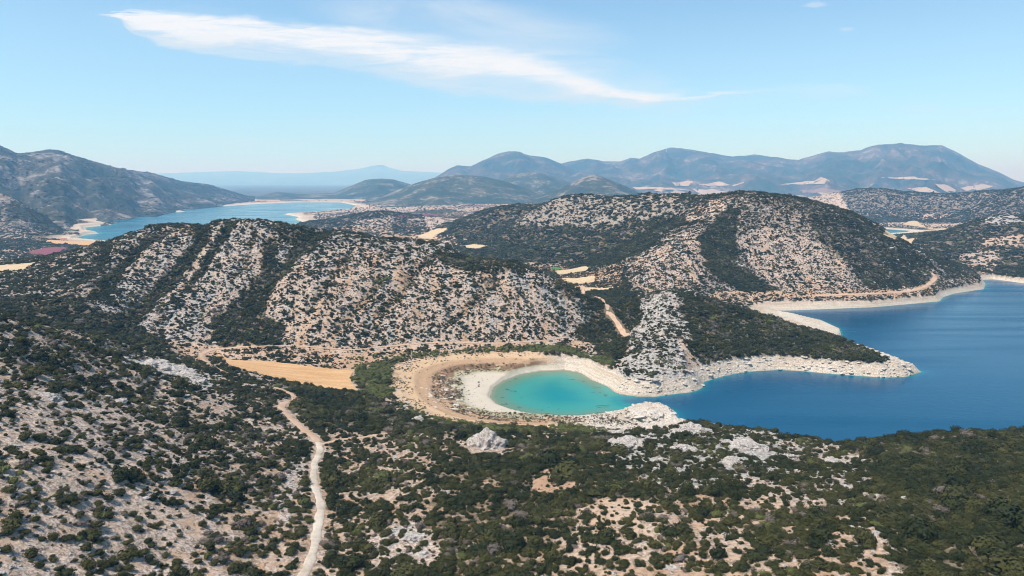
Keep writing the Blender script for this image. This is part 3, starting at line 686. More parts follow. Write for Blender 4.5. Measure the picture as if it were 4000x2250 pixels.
# ------------------------------------------------------------------ far mountains, lofted ridges with spurs and gullies
class Loft:
    def __init__(s, sil, Dk, Bk, zb=6.0, power=1.25, back=0.8, amp=.10, wl=900., seed=1):
        s.t = np.array([px_dir(u, v)[0] for u, v in sil]); s.e = np.array([px_dir(u, v)[1] for u, v in sil])
        f = lambda K: np.interp([u for u, v in sil], [a for a, b in K], [b for a, b in K])
        s.D = f(Dk); s.B = f(Bk); s.zb, s.pw, s.back, s.amp, s.wl, s.seed = zb, power, back, amp, wl, seed
    def at(s, t, k):                                       # bearing, 0 at the foot .. 1 at the ridge .. 2 behind
        D = np.interp(t, s.t, s.D); B = np.interp(t, s.t, s.B); e = np.interp(t, s.t, s.e)
        zr = np.maximum(CAMZ + e * D, s.zb + 1)
        B = B + .16 * (D - B) * fbm(t * 16, t * 0 + s.seed, 3, s.seed)
        y = np.where(k <= 1, B + (D - B) * k, D + (D - B) * s.back * (k - 1)); x = t * y
        p = np.where(k <= 1, np.clip(k, 0, 1) ** s.pw * .6 + .4 * sstep(k, 0, 1), 1 - sstep(k, 1, 2))
        h = zr - s.zb
        nz = ridged(x / s.wl, y / s.wl, 5, s.seed) * .55 + fbm(x / (s.wl * .35), y / (s.wl * .35), 4, s.seed + 7) * .35 - .5
        z = s.zb + h * p + h * s.amp * nz * np.clip(4 * np.abs(k) * np.abs(1 - k) * 1.3, 0, 1) * np.where(k > 1, .5, 1)
        z = z + .012 * h * fbm(x / (s.wl * .12), y / (s.wl * .12), 3, s.seed + 2) * (k > .05)
        return x, y, z - np.where(k <= 0, 8, 0)
    def build(s, name, label, mat, nu=240, nv=70, cat='mountain'):
        t = np.linspace(s.t[0], s.t[-1], nu); k = np.r_[np.linspace(0, 1, nv), np.linspace(1, 2, 16)[1:]]
        Tg, Kg = np.meshgrid(t, k); x, y, z = s.at(Tg.ravel(), Kg.ravel())
        c = np.c_[x, y, z]; i = np.arange(len(c)).reshape(len(k), nu)
        f = np.stack([i[:-1, :-1], i[:-1, 1:], i[1:, 1:], i[1:, :-1]], -1).reshape(-1, 4)
        return obj(name, mesh_np(name, c, f, mat), label=label, cat=cat, kind='structure')
    def hit(s, u, v):
        t, e = px_dir(u, v); k = np.linspace(0.0, 1, 400); x, y, z = s.at(np.full(400, t), k)
        g = np.nonzero(z >= CAMZ + e * y)[0]; j = g[0] if len(g) else 399
        return float(x[j]), float(y[j]), float(z[j]), float(k[j]), float(t)
L = {}
L['haze'] = Loft([(150, 452), (300, 444), (380, 437), (500, 433), (600, 430), (700, 436), (760, 436), (840, 432), (900, 425), (945, 416), (960, 414), (977, 421), (1012, 430), (1103, 434), (1250, 442), (1500, 450)],
                 [(0, 36000)], [(0, 26000)], 12, 1.2, .4, .2, 3500, 3)
L['range'] = Loft([(1340, 455), (1380, 430), (1415, 410), (1457, 402), (1481, 399), (1520, 406), (1562, 406), (1587, 396), (1608, 399), (1653, 380), (1688, 371), (1737, 376), (1842, 394), (1898, 389), (1937, 394),
                   (2007, 403), (2052, 389), (2084, 381), (2122, 383), (2164, 378), (2199, 365), (2266, 361), (2315, 366), (2371, 366), (2410, 385), (2462, 413), (2508, 431), (2550, 452), (2576, 459), (2680, 478), (2800, 488)],
                  [(1340, 10500), (1700, 9600), (2300, 8600), (2800, 8000)], [(1340, 6500), (1700, 5800), (2800, 4600)], 11, 1.9, .6, .34, 1100, 11)
L['peak'] = Loft([(1060, 465), (1100, 443), (1128, 425), (1149, 416), (1184, 418), (1215, 404), (1250, 387), (1278, 381), (1306, 382), (1334, 392), (1369, 395), (1411, 411), (1450, 430), (1500, 455)],
                 [(0, 8800)], [(0, 6600)], 11, 1.3, .5, .28, 1000, 17)
L['left'] = Loft([(-420, 330), (-250, 335), (-100, 352), (0, 367), (42, 385), (80, 383), (119, 375), (147, 378), (189, 392), (298, 423), (385, 436), (455, 455), (525, 464), (578, 480), (613, 490), (640, 496)],
                 [(-420, 3200), (0, 3300), (150, 3600), (300, 4000), (450, 4600), (640, 5300)], [(-420, 1700), (0, 1950), (150, 2050), (300, 2520), (450, 3180), (560, 3900), (640, 4500)], 3, 1.25, .6, .27, 560, 23)
L['leftnear'] = Loft([(-420, 440), (-200, 462), (-60, 476), (0, 486), (50, 507), (100, 536), (150, 571), (185, 596), (200, 603)], [(-420, 2150), (200, 1900)], [(-420, 1500), (0, 1620), (120, 1690), (200, 1760)], 6, 1.1, .6, .2, 300, 29)
L['low'] = Loft([(600, 496), (648, 494), (697, 482), (753, 488), (840, 485), (886, 466), (921, 452), (960, 449), (988, 451), (1030, 463), (1070, 480), (1110, 496)], [(600, 5900), (1110, 6300)], [(600, 5000), (840, 5000), (1110, 5200)], 6, 1.2, .6, .2, 600, 31)
L['hillb'] = Loft([(920, 508), (942, 503), (995, 480), (1047, 460), (1100, 445), (1145, 440), (1187, 441), (1222, 445), (1275, 457), (1327, 476), (1362, 492), (1400, 502)], [(0, 4700)], [(920, 4000), (1100, 3800), (1400, 4000)], 8, 1.1, .6, .2, 520, 37)
L['hillc'] = Loft([(1210, 470), (1240, 458), (1275, 446), (1310, 436), (1341, 432), (1380, 439), (1415, 453), (1460, 468), (1500, 482)], [(0, 6000)], [(0, 5000)], 8, 1.1, .6, .2, 460, 41)
L['cone'] = Loft([(1340, 498), (1362, 490), (1432, 462), (1467, 446), (1490, 439), (1500, 439), (1520, 446), (1555, 460), (1583, 473), (1610, 484), (1650, 496)], [(0, 4300)], [(0, 3500)], 8, 1.05, .6, .15, 360, 43)
L['haze'].build('mountain_range', 'faint blue mountain range on the hazy horizon beyond the distant lake', M['mtn_far'], 200, 40)
L['range'].build('mountain_range', 'long blue mountain range with flat-topped summit at right', M['mtn_far'], 420, 110)
L['peak'].build('mountain', 'rounded blue mountain with a bare top behind the middle hills', M['mtn_far'], 220, 70)
L['left'].build('mountain', 'grey-blue rocky mountain rising from the distant lake at the left edge', M['mtn_left'], 340, 130)
L['leftnear'].build('mountain', 'pale scree slope at the left edge beside the distant lake', M['mtn_near'], 200, 90)
L['low'].build('hill', 'low blue hill with a rocky top at the far end of the distant lake', M['mtn_hill'], 220, 60, 'hill')
L['hillb'].build('hill', 'wide rounded scrub hill right of the distant lake', M['mtn_hill'], 220, 80, 'hill')
L['hillc'].build('hill', 'bumpy blue hill between the wide rounded hill and the cone', M['mtn_hill'], 160, 60, 'hill')
L['cone'].build('hill', 'pointed dark cone-shaped hill behind the centre ridge', M['mtn_hill'], 180, 70, 'hill')

# ------------------------------------------------------------------ draped sheets: fields and tracks
def densify(poly, step):
    out = []
    for i in range(len(poly)):
        a, b = np.array(poly[i], float), np.array(poly[(i + 1) % len(poly)], float); k = max(1, int(np.linalg.norm(b - a) / step))
        out += [tuple(a + (b - a) * j / k) for j in range(k)]
    return out
def drape(name, poly, mat, label, cat='field', lift=.3, wob=0.0, group=None):
    """poly in metres; filled with a triangulated sheet that follows the terrain"""
    P = np.array(poly, float); ext = max(np.ptp(P[:, 0]), np.ptp(P[:, 1])); st = ext / 26
    Bd = densify([tuple(p) for p in P], st)
    if wob: Bd = [(x + wob * float(perlin(x / (wob * 6), y / (wob * 6), 2)), y + wob * float(perlin(x / (wob * 6), y / (wob * 6), 8))) for x, y in Bd]
    gx_, gy_ = np.meshgrid(np.arange(P[:, 0].min(), P[:, 0].max(), st), np.arange(P[:, 1].min(), P[:, 1].max(), st)); gx_, gy_ = gx_.ravel(), gy_.ravel()
    ok = inpoly(gx_, gy_, Bd) & (segdist(gx_, gy_, Bd, True) > st * .4)
    pts = Bd + list(zip(gx_[ok], gy_[ok]))
    n0 = len(Bd)
    vo, eo, fo, *_ = mgeo.delaunay_2d_cdt([Vector(p) for p in pts], [(i, (i + 1) % n0) for i in range(n0)], [list(range(n0))], 1, 1e-5)
    V = np.array([(p.x, p.y) for p in vo]); z = Hfull(V[:, 0], V[:, 1]) + lift
    f = np.array([list(t) for t in fo if len(t) == 3])
    return obj(name, mesh_np(name, np.c_[V, z], f, mat), label=label, cat=cat, kind='structure', group=group)
def catmull(P, per):
    P = np.array(P, float); Q = np.vstack([2 * P[0] - P[1], P, 2 * P[-1] - P[-2]]); out = []
    for i in range(len(P) - 1):
        p0, p1, p2, p3 = Q[i:i + 4]; k = max(2, int(np.linalg.norm(p2 - p1) / per))
        for j in range(k):
            t = j / k; out.append(.5 * (2 * p1 + (p2 - p0) * t + (2 * p0 - 5 * p1 + 4 * p2 - p3) * t * t + (3 * p1 - p0 - 3 * p2 + p3) * t ** 3))
    out.append(P[-1]); return np.array(out)
def ribbon(name, P, width, mat, label, lift=.25):
    C = catmull(P[:, :2], 2.0); tg = np.gradient(C, axis=0); tg /= np.linalg.norm(tg, axis=1)[:, None] + 1e-9; nn = np.c_[-tg[:, 1], tg[:, 0]]
    offs = np.linspace(-.5, .5, 7); rows = []
    for o in offs:
        wv_ = width * (1 + .45 * perlin(C[:, 0] / 5, C[:, 1] / 5, 4 + int(o > 0)))
        xy = C + nn * (o * wv_)[:, None]; zc = Hfull(C[:, 0], C[:, 1]); z = np.maximum(Hfull(xy[:, 0], xy[:, 1]), zc - .4) + lift - (.25 if abs(o) > .45 else 0) - (.05 if .15 < abs(o) < .35 else 0)
        rows.append(np.c_[xy, z])
    V = np.stack(rows, 1).reshape(-1, 3); i = np.arange(len(V)).reshape(len(C), 7)
    f = np.stack([i[:-1, :-1], i[:-1, 1:], i[1:, 1:], i[1:, :-1]], -1).reshape(-1, 4)
    return obj(name, mesh_np(name, V, f, mat), label=label, cat='track', kind='structure')
FL = dict(stubble_field=('stubble', 'large orange-tan stubble field between the hillside and the cove'),
 valley_a=('straw', 'straw-coloured field farthest up the valley right of the ribbed hill'), valley_b=('straw', 'middle straw field in the valley, with a dark tree in it'),
 valley_c=('straw', 'narrow straw field nearest the red track in the valley'), valley_d=('straw', 'long straw field at the valley mouth beyond the ribbed hill'),
 valley_e=('straw', 'small straw field tucked in dark scrub beyond the ribbed hill'), red_field=('red', 'dark red ploughed field at the left edge'),
 left_a=('straw', 'straw field at the left edge below the red field'), left_b=('stubble', 'tan strip between the red field and the distant lake'),
 arm_a=('straw', 'wide straw field beyond the narrow arm of water at far right'), arm_b=('straw', 'small straw field in front of the narrow arm of water'),
 green_plot=('green', 'small bright green plot in the valley'))
for k, (mk, lab) in FL.items():
    d = FW[k][:, 1].mean(); drape('field' if k != 'green_plot' else 'crop_plot', FW[k], M[mk], lab, lift=.15 + .0006 * d, wob=1.2 if d < 700 else 3)
RL = dict(main=('white_track', 'white gravel track climbing through the foreground scrub'), north=('track', 'winding tan dirt track above the white gravel track'),
 saddle=('track', 'tan dirt track bend at the end of the stubble field'), foot=('track', 'faint dirt track along the foot of the ribbed hill'),
 valley=('track', 'reddish dirt track running down the dark wooded valley'), shore=('track', 'pale dirt track along the far shore of the bay'), spur=('track', 'short bare side track beside the road fork'))
for k, (mk, lab) in RL.items():
    P = hits(ROADS[k][0], Hfull) if k in ('main', 'north') else RW[k]
    ribbon('dirt_road', P, ROADS[k][1], M[mk], lab, .22 + .0004 * P[:, 1].mean())
# far fields on the plain and on the foot of the range
def far_field(poly, mat, label, on=None, lift=None):
    cs = []
    B = densify(poly, 9)
    for u, v in B:
        if on: x, y, z, k, t = L[on].hit(u, v); cs.append((x, y, z + (lift or 5)))
        else:
            q = hits([(u, v)])[0]; cs.append((q[0], q[1], max(q[2], 1) + (lift or 1.2)))
    me = bpy.data.meshes.new('field'); bm = bmesh.new(); vs = [bm.verts.new(c) for c in cs]; bm.faces.new(vs)
    bmesh.ops.triangulate(bm, faces=bm.faces[:]); bm.to_mesh(me); bm.free(); me.materials.append(mat)
    obj('field', me, label=label, cat='field', kind='structure', group='far fields')
FAR = [
 ([(940, 521), (1010, 517), (1090, 515), (1080, 518), (1000, 521)], 'hedge', 'thin dark hedge line right of the distant lake', None),
 ([(1100, 524), (1180, 519), (1250, 516), (1240, 519), (1150, 524)], 'dark', 'thin brown strip beside the pale strip on the plain', None),
 ([(1045, 531), (1120, 527), (1200, 529), (1150, 534), (1050, 537)], 'hedge', 'dark scrub strip between the fields on the plain', None),
 ([(1075, 513), (1130, 510), (1165, 511), (1110, 516)], 'dark', 'brown ploughed patch above the long pale field', None),
 ([(1003, 527), (1060, 518), (1130, 516), (1180, 502), (1230, 505), (1240, 510), (1180, 514), (1150, 520), (1080, 522), (1010, 530)], 'pink', 'long pale field on the plain right of the distant lake', None),
 ([(1150, 526), (1210, 524), (1190, 532), (1150, 531)], 'pink', 'pale strip below the long field on the plain', None),
 ([(985, 540), (1050, 537), (1110, 540), (1060, 545), (1000, 547)], 'red', 'dull red field on the plain beyond the small hill', None),
 ([(1020, 552), (1120, 546), (1140, 548), (1040, 557)], 'pink', 'pale edge of the plain in front of the red field', None),
 ([(760, 505), (830, 500), (880, 502), (900, 509), (850, 508), (760, 508)], 'pink', 'pale beach flat at the far end of the distant lake', None),
 ([(905, 512), (960, 517), (1000, 523), (960, 530), (905, 531), (780, 541), (760, 539), (880, 528)], 'pink', 'wide pale flat on the near right of the distant lake', None),
 ([(1590, 472), (1690, 474), (1740, 482), (1660, 478), (1600, 478)], 'pink', 'pale field left of the pale fan below the range', 'range'),
 ([(1690, 462), (1740, 457), (1745, 462), (1730, 470), (1700, 470)], 'pink', 'pale field high on the slope left of centre of the range', 'range'),
 ([(1640, 480), (1680, 474), (1740, 490), (1780, 493), (1700, 492)], 'pink', 'pale fan-shaped field below the range', 'range'),
 ([(1758, 467), (1810, 459), (1840, 468), (1780, 470)], 'pink', 'second pale field high on the slope of the range', 'range'),
 ([(1840, 468), (1870, 460), (1872, 462), (1845, 470)], 'pink', 'thin pale strip on the slope of the range', 'range'),
 ([(1740, 478), (1800, 480), (1870, 490), (1900, 495), (1790, 495), (1760, 490)], 'pink', 'pale ridge-end field just over the centre hill', 'range'),
 ([(1950, 467), (2050, 456), (2065, 447), (2085, 455), (2090, 464), (2000, 466)], 'pink', 'pale stepped field on the middle slope of the range', 'range'),
 ([(2010, 480), (2070, 476), (2150, 486), (2020, 487)], 'dark', 'brown ploughed strip below the stepped field', 'range'),
 ([(2055, 486), (2155, 485), (2125, 498), (2075, 497)], 'pink', 'pale square field behind the low rocky hill', 'range'),
 ([(2085, 492), (2128, 491), (2135, 496), (2090, 497)], 'green', 'green field behind the low rocky hill', 'range'),
 ([(2215, 449), (2290, 447), (2360, 455), (2260, 453)], 'pink', 'thin pale field on the right slope of the range', 'range'),
 ([(2280, 476), (2330, 474), (2368, 488), (2310, 484)], 'pink', 'pale oval field above the low rocky hill', 'range'),
 ([(2352, 467), (2375, 466), (2405, 480), (2400, 491), (2375, 482)], 'pink', 'curved pale field above the low rocky hill', 'range'),
 ([(2415, 475), (2470, 466), (2500, 470), (2470, 480), (2430, 482)], 'pink', 'branching pale field at the right end of the range', 'range'),
 ([(2440, 499), (2520, 494), (2540, 496), (2450, 502)], 'pink', 'pale strip at the foot of the range near the right edge', 'range'),
]
for poly, mk, lab, on in FAR: far_field(poly, M[mk], lab, on)

# ------------------------------------------------------------------ shrubs
def shrub_mesh(name, seed, mat, lobes, leaves, leaf, core=True, flat=.62):
    r = random.Random(seed); bm = bmesh.new(); LB = []
    for i in range(lobes):
        a = r.uniform(0, 6.283); d = 0 if i == 0 else r.uniform(.3, .62); s = r.uniform(.62, .74) if i == 0 else r.uniform(.34, .54)
        LB.append((Vector((math.cos(a) * d, math.sin(a) * d, flat * s * r.uniform(.7, 1.0))), s))
    for c, s in LB:
        if core:
            q = bmesh.ops.create_icosphere(bm, subdivisions=2 if leaves > 60 else 1, radius=s * .74)
            for v in q['verts']:
                nz = mnoise.noise(v.co * 3.2 / s + Vector((seed, s * 9, 0)))
                v.co = Vector((v.co.x, v.co.y, v.co.z * flat * 1.15)) * (1 + .34 * nz) + c
    for i in range(leaves):
        c, s = r.choices(LB, [l[1] ** 2 for l in LB])[0]
        z = r.uniform(-.25, 1); a = r.uniform(0, 6.283); q = math.sqrt(1 - z * z)
        nrm_ = Vector((q * math.cos(a), q * math.sin(a), z)); rad = s * r.uniform(.78, 1.22)
        p = c + Vector((nrm_.x, nrm_.y, nrm_.z * flat * 1.15)) * rad
        nn = (nrm_ + Vector((r.uniform(-.7, .7), r.uniform(-.7, .7), r.uniform(-.3, .9)))).normalized()
        t1 = nn.orthogonal().normalized(); t1.rotate(Matrix.Rotation(r.uniform(0, 6.28), 3, nn)); t2 = nn.cross(t1)
        L1 = leaf * r.uniform(.7, 1.3); L2 = L1 * r.uniform(.5, .9)
        vs = [bm.verts.new(p + t1 * a_ * L1 + t2 * b_ * L2 + nn * h_ * L1) for a_, b_, h_ in ((-1, -.3, 0), (.1, -1, .15), (1, .2, -.1), (0, 1, .1))]
        bm.faces.new(vs)
    for v in bm.verts: v.co.z = max(v.co.z, -.12)
    me = bpy.data.meshes.new(name); bm.to_mesh(me); bm.free(); me.materials.append(mat); return me
def stem_mesh():
    bm = bmesh.new(); r = random.Random(4)
    for k in range(4):
        a = k * 1.6; base = Vector((math.cos(a) * .06, math.sin(a) * .06, -.15)); tip = Vector((math.cos(a) * .3, math.sin(a) * .3, .45))
        q = bmesh.ops.create_cone(bm, segments=6, radius1=.05, radius2=.02, depth=1.0, cap_ends=True)
        dirv = tip - base; rot = dirv.to_track_quat('Z', 'Y').to_matrix()
        for v in q['verts']: v.co = rot @ Vector((v.co.x, v.co.y, (v.co.z + .5) * dirv.length)) + base
    me = bpy.data.meshes.new('stem'); bm.to_mesh(me); bm.free(); me.materials.append(M['bark']); return me
SHADE = ['leaf_dark', 'leaf_olive', 'leaf_bright', 'leaf_dry']
NEAR = [[shrub_mesh('foliage', 10 * s + k, M[SHADE[s]], 3 + k, 330 if s != 3 else 220, .10, True) for k in range(3)] for s in range(4)]
MID = [[shrub_mesh('foliage', 100 + 10 * s + k, M[SHADE[s]], 2 + k, 60, .18, True) for k in range(3)] for s in range(4)]
FARM = [[shrub_mesh('foliage', 200 + 10 * s + k, M[SHADE[s]], 2, 14, .3, True) for k in range(3)] for s in range(4)]
def variant_coll(name, lists):
    c = bpy.data.collections.new(name)
    for i, me in enumerate([m for l in lists for m in l]):
        o = bpy.data.objects.new('%s_%02d' % (name, i), me); c.objects.link(o)
    return c
C_NEAR, C_MID, C_FAR = variant_coll('near_foliage', NEAR), variant_coll('mid_foliage', MID), variant_coll('far_foliage', FARM)
def scatter_group(colln):
    g = bpy.data.node_groups.new('scatter', 'GeometryNodeTree'); g.interface.new_socket('Geometry', in_out='INPUT', socket_type='NodeSocketGeometry'); g.interface.new_socket('Geometry', in_out='OUTPUT', socket_type='NodeSocketGeometry')
    n_ = g.nodes; l = g.links; gi = n_.new('NodeGroupInput'); go = n_.new('NodeGroupOutput'); ip = n_.new('GeometryNodeInstanceOnPoints'); ci = n_.new('GeometryNodeCollectionInfo')
    ci.inputs['Collection'].default_value = colln; ci.inputs['Separate Children'].default_value = True; ci.inputs['Reset Children'].default_value = True
    ip.inputs['Pick Instance'].default_value = True
    def na(nm, ty):
        a = n_.new('GeometryNodeInputNamedAttribute'); a.data_type = ty; a.inputs[0].default_value = nm; return a.outputs[0]
    l.new(gi.outputs[0], ip.inputs['Points']); l.new(ci.outputs[0], ip.inputs['Instance']); l.new(na('pick', 'INT'), ip.inputs['Instance Index'])
    l.new(na('turn', 'FLOAT_VECTOR'), ip.inputs['Rotation']); l.new(na('size', 'FLOAT_VECTOR'), ip.inputs['Scale']); l.new(ip.outputs[0], go.inputs[0])
    return g
G_NEAR, G_MID, G_FAR = scatter_group(C_NEAR), scatter_group(C_MID), scatter_group(C_FAR)
def scatter(name, grp, co_, size, turn, pick, label, cat):
    me = bpy.data.meshes.new(name); me.vertices.add(len(co_)); me.vertices.foreach_set('co', np.ascontiguousarray(co_, np.float32).ravel())
    for an, ty, v in (('size', 'FLOAT_VECTOR', size), ('turn', 'FLOAT_VECTOR', turn)):
        a = me.attributes.new(an, ty, 'POINT'); a.data.foreach_set('vector', np.ascontiguousarray(v, np.float32).ravel())
    a = me.attributes.new('pick', 'INT', 'POINT'); a.data.foreach_set('value', np.ascontiguousarray(pick, np.int32))
    o = obj(name, me, label=label, cat=cat, kind='stuff'); md = o.modifiers.new('scatter', 'NODES'); md.node_group = grp
    return o
OUTCROPS = ((1225, 1124, 80, 'big pale grey limestone crag standing alone in the green thicket', False, 1.15, 9, 1.2),
          (1650, 1050, 70, 'bleached white rock hump closing the mouth of the turquoise cove', True, .42, 14, 1.7),
          (1580, 1118, 70, 'jagged grey outcrop in scrub below the cove mouth', False, .6, 12, 1.8), (1545, 1092, 60, 'low grey rock ledge leading up to the cove mouth', False, .4, 10, 2.2, .3),
          (1745, 1085, 66, 'grey outcrop on the crest above the blue water', False, .6, 12, 1.6), (1720, 1130, 45, 'smaller grey outcrop just below the crest outcrop', False, .6, 9, 1.5),
          (1885, 1125, 85, 'large sloping limestone slab right of the crest outcrop', False, .4, 14, 2.0, -.6), (1840, 1165, 55, 'broken grey rocks at the foot of the sloping slab', False, .5, 10, 1.5),
          (1990, 1150, 40, 'pale rock ledge among shrubs right of the sloping slab', False, .4, 8, 2.0), (2095, 1160, 40, 'pale grey ledge near the dip in the right crest', False, .35, 8, 2.0),
          (400, 922, 90, 'long grey limestone outcrop on left slope above the winding track', False, .35, 16, 2.4, -.5), (470, 948, 70, 'lower end of rocky rib on the left slope', False, .35, 12, 2.2, -.5),
          (1052, 1058, 30, 'small grey crag on the near rim of the beach', False, .8, 6, 1.3), (1085, 1058, 22, 'cluster of low boulders beside the small rim crag', False, .6, 6, 1.8),
          (1040, 1350, 45, 'pale rocks in the clearing right of the white track, upper group', False, .35, 9, 1.8), (1060, 1395, 38, 'pale rocks in the clearing right of the white track, lower group', False, .35, 8, 1.5),
          (1120, 1240, 30, 'small pale rocks in the thicket above the clearing', False, .4, 7, 1.4), (2195, 1345, 40, 'white rock patch near the lower right corner', False, .3, 9, 1.3),
          (1690, 1430, 42, 'pale stones at the bottom edge right of centre', False, .3, 8, 1.6), (2280, 1258, 26, 'lone white boulder in the dense right scrub', False, .6, 4, 1.3),
          (125, 1000, 46, 'grey rocks at upper left among dark scrub', False, .4, 9, 1.8), (300, 1010, 40, 'grey rock shelf in the middle of the left slope', False, .35, 8, 2.0))
OC = np.array([np.r_[hits([(a[0], a[1])])[0][:2], a[2] / FPX * .62] for a in OUTCROPS]); OC[:, 2] *= OC[:, 1]
def bare(x, y):
    """keep shrubs off fields, tracks and water"""
    ok = np.ones(x.shape, bool)
    for k, p in FW.items(): ok &= ~inpoly(x, y, p)
    for ox, oy, ow in OC: ok &= ((x - ox) / (ow * 1.15)) ** 2 + ((y - oy + ow * .5) / (ow * 1.15)) ** 2 > 1
    for k, p in RW.items():
        w = ROADS[k][1] * (.75 if k != 'main' else .8); near = (x > p[:, 0].min() - 6) & (x < p[:, 0].max() + 6) & (y > p[:, 1].min() - 6) & (y < p[:, 1].max() + 6)
        i = np.nonzero(near)[0]
        if len(i): ok[i[segdist(x[i], y[i], catmull(p[:, :2], 6)) < w + .6]] = False
    return ok
def candidates(y0, y1, per, wfac=.80):
    A = lambda q: wfac * q * q + 150 * q
    n_ = int((A(y1) - A(y0)) / per); y = (np.sqrt(150 ** 2 + 4 * wfac * rng.uniform(A(y0), A(y1), n_)) - 150) / (2 * wfac); x = rng.uniform(-1, 1, n_) * (wfac * y + 75)
    return x, y
def shrubs_for(y0, y1, per, cl, base, spread):
    x, y = candidates(y0, y1, per)
    wd = water_dist(x, y); k = wd > 3; x, y, wd = x[k], y[k], wd[k]
    z = Hfull(x, y); den, rock = cover(x, y, z)
    rt = np.where(x < 25, 10.0, np.where(y > 660, 6.6, 9.0)); low = (z < rt) & (wd < 95) & (y < 1300)
    den = np.where(low, 0, den); den = np.where((y > 1500) & (wd < 60), 0, den)
    # clumps: noise against a threshold set by the cover, slightly banded along the contour
    nz = fbm(x / cl, y / (cl * .62), 3, 51) + .6 * fbm(x / (cl * .35), y / (cl * .3), 2, 57)
    nz = nz + .75 * fbm((x + .05 * y) / 7.5, y / 70, 2, 59) * sstep(y, 450, 520) * (1 - sstep(y, 1000, 1200))
    nz = nz + .75 * fbm(x / 42, y / 42, 2, 53) * (1 - sstep(y, 430, 520))
    dl = np.clip(den, 0, .985); area = 2.35 * base * base * (.64 + .60 * den) ** 2
    prob = -np.log(1 - dl) * per / area * np.exp(1.5 * (1.05 - .75 * den) * nz - .25)
    keep = rng.uniform(0, 1, len(x)) < prob
    keep &= bare(x, y)
    x, y, z, den, wd = x[keep], y[keep], z[keep], den[keep], wd[keep]
    s = base * np.exp(rng.normal(0, spread, len(x))) * (.64 + .60 * den)
    return x, y, z, den, s
def finish(x, y, z, den, s):
    n_ = len(x); sx = s * rng.uniform(.75, 1.35, n_); sy = s * rng.uniform(.75, 1.3, n_); sz = s * rng.uniform(.6, 1.25, n_)
    patch = fbm(x / 30, y / 30, 2, 71) + rng.normal(0, .45, n_)
    shade = np.where(patch > 1.15, 2, np.where(patch > .80, 3, np.where(patch > -.12, 1, 0)))
    u, v = project(x, y, z)
    dark = inpoly(u, v, [(1480, 640), (1620, 650), (1640, 760), (1540, 930), (1440, 860)]) & (y > 480)
    shade = np.where(dark & (shade > 1), 0, shade)
    fringe = inpoly(u, v, [(870, 900), (1010, 890), (1300, 866), (1420, 872), (1540, 905), (1540, 930), (1420, 886), (1290, 890), (1020, 912), (1010, 985), (960, 1005), (890, 985)]) & (y > 380) & (y < 600)
    fringe |= inpoly(u, v, [(1000, 1010), (1100, 1045), (1300, 1070), (1560, 1075), (1560, 1090), (1250, 1088), (1050, 1060)]) & (y < 400)
    shade = np.where(fringe, np.where(patch > -.45, 2, 1), shade)
    pick = shade * 3 + rng.integers(0, 3, n_)
    turn = np.c_[rng.normal(0, .1, n_), rng.normal(0, .1, n_), rng.uniform(0, 6.283, n_)]
    return np.c_[x, y, z + .02 * s], np.c_[sx, sy, sz], turn, pick, shade
# near
x, y, z, den, s = shrubs_for(62, 460, 1.0, 12, .93, .46)
nc, ns, nt, npk, nsh = finish(x, y, z, den, s)
# the 300 that show largest in the view become single things
u, v = project(nc[:, 0], nc[:, 1], nc[:, 2]); vis = (u > 20) & (u < 2556) & (v > 700) & (v < 1440)
score = np.where(vis, ns.max(1) / nc[:, 1] * np.where(den < .6, 1.35, 1.0), 0)
order = np.argsort(-score); chosen = []
cell = {}
for i in order[:6000]:
    key = (int(u[i] // 30), int(v[i] // 22))
    if key in cell: continue
    cell[key] = 1; chosen.append(i)
    if len(chosen) == 296: break
single = np.zeros(len(nc), bool); single[chosen] = True
SH_TXT = ['dark green', 'olive green', 'yellow-green', 'grey-brown dry']
PLACE = [([(-300, 1130), (260, 1130), (260, 1700), (-300, 1700)], 'on left-edge scree'), ([(260, 1130), (540, 1130), (560, 1700), (260, 1700)], 'on mid-left scree'),
         ([(540, 1120), (800, 1120), (780, 1700), (540, 1700)], 'just left of the white track'), ([(780, 1100), (1050, 1100), (1050, 1700), (770, 1700)], 'just right of the white track'),
         ([(1050, 1060), (1200, 1060), (1200, 1700), (1050, 1700)], 'left of the big crag'), ([(1200, 1060), (1370, 1060), (1350, 1700), (1200, 1700)], 'in thicket below the cove'), ([(1350, 1060), (1760, 1060), (1760, 1700), (1350, 1700)], 'among tan clearings'),
         ([(1760, 1030), (1900, 1040), (1900, 1700), (1760, 1700)], 'below the crest outcrop'), ([(1900, 1030), (2050, 1060), (2050, 1700), (1900, 1700)], 'below the sloping slab'), ([(2050, 1030), (2200, 1060), (2200, 1700), (2050, 1700)], 'below the dip in the right crest'), ([(2200, 1060), (2390, 1060), (2390, 1700), (2200, 1700)], 'in dense scrub right of the dip'), ([(2390, 1060), (3000, 1060), (3000, 1700), (2390, 1700)], 'in dense right-edge scrub')]
STEM = stem_mesh()
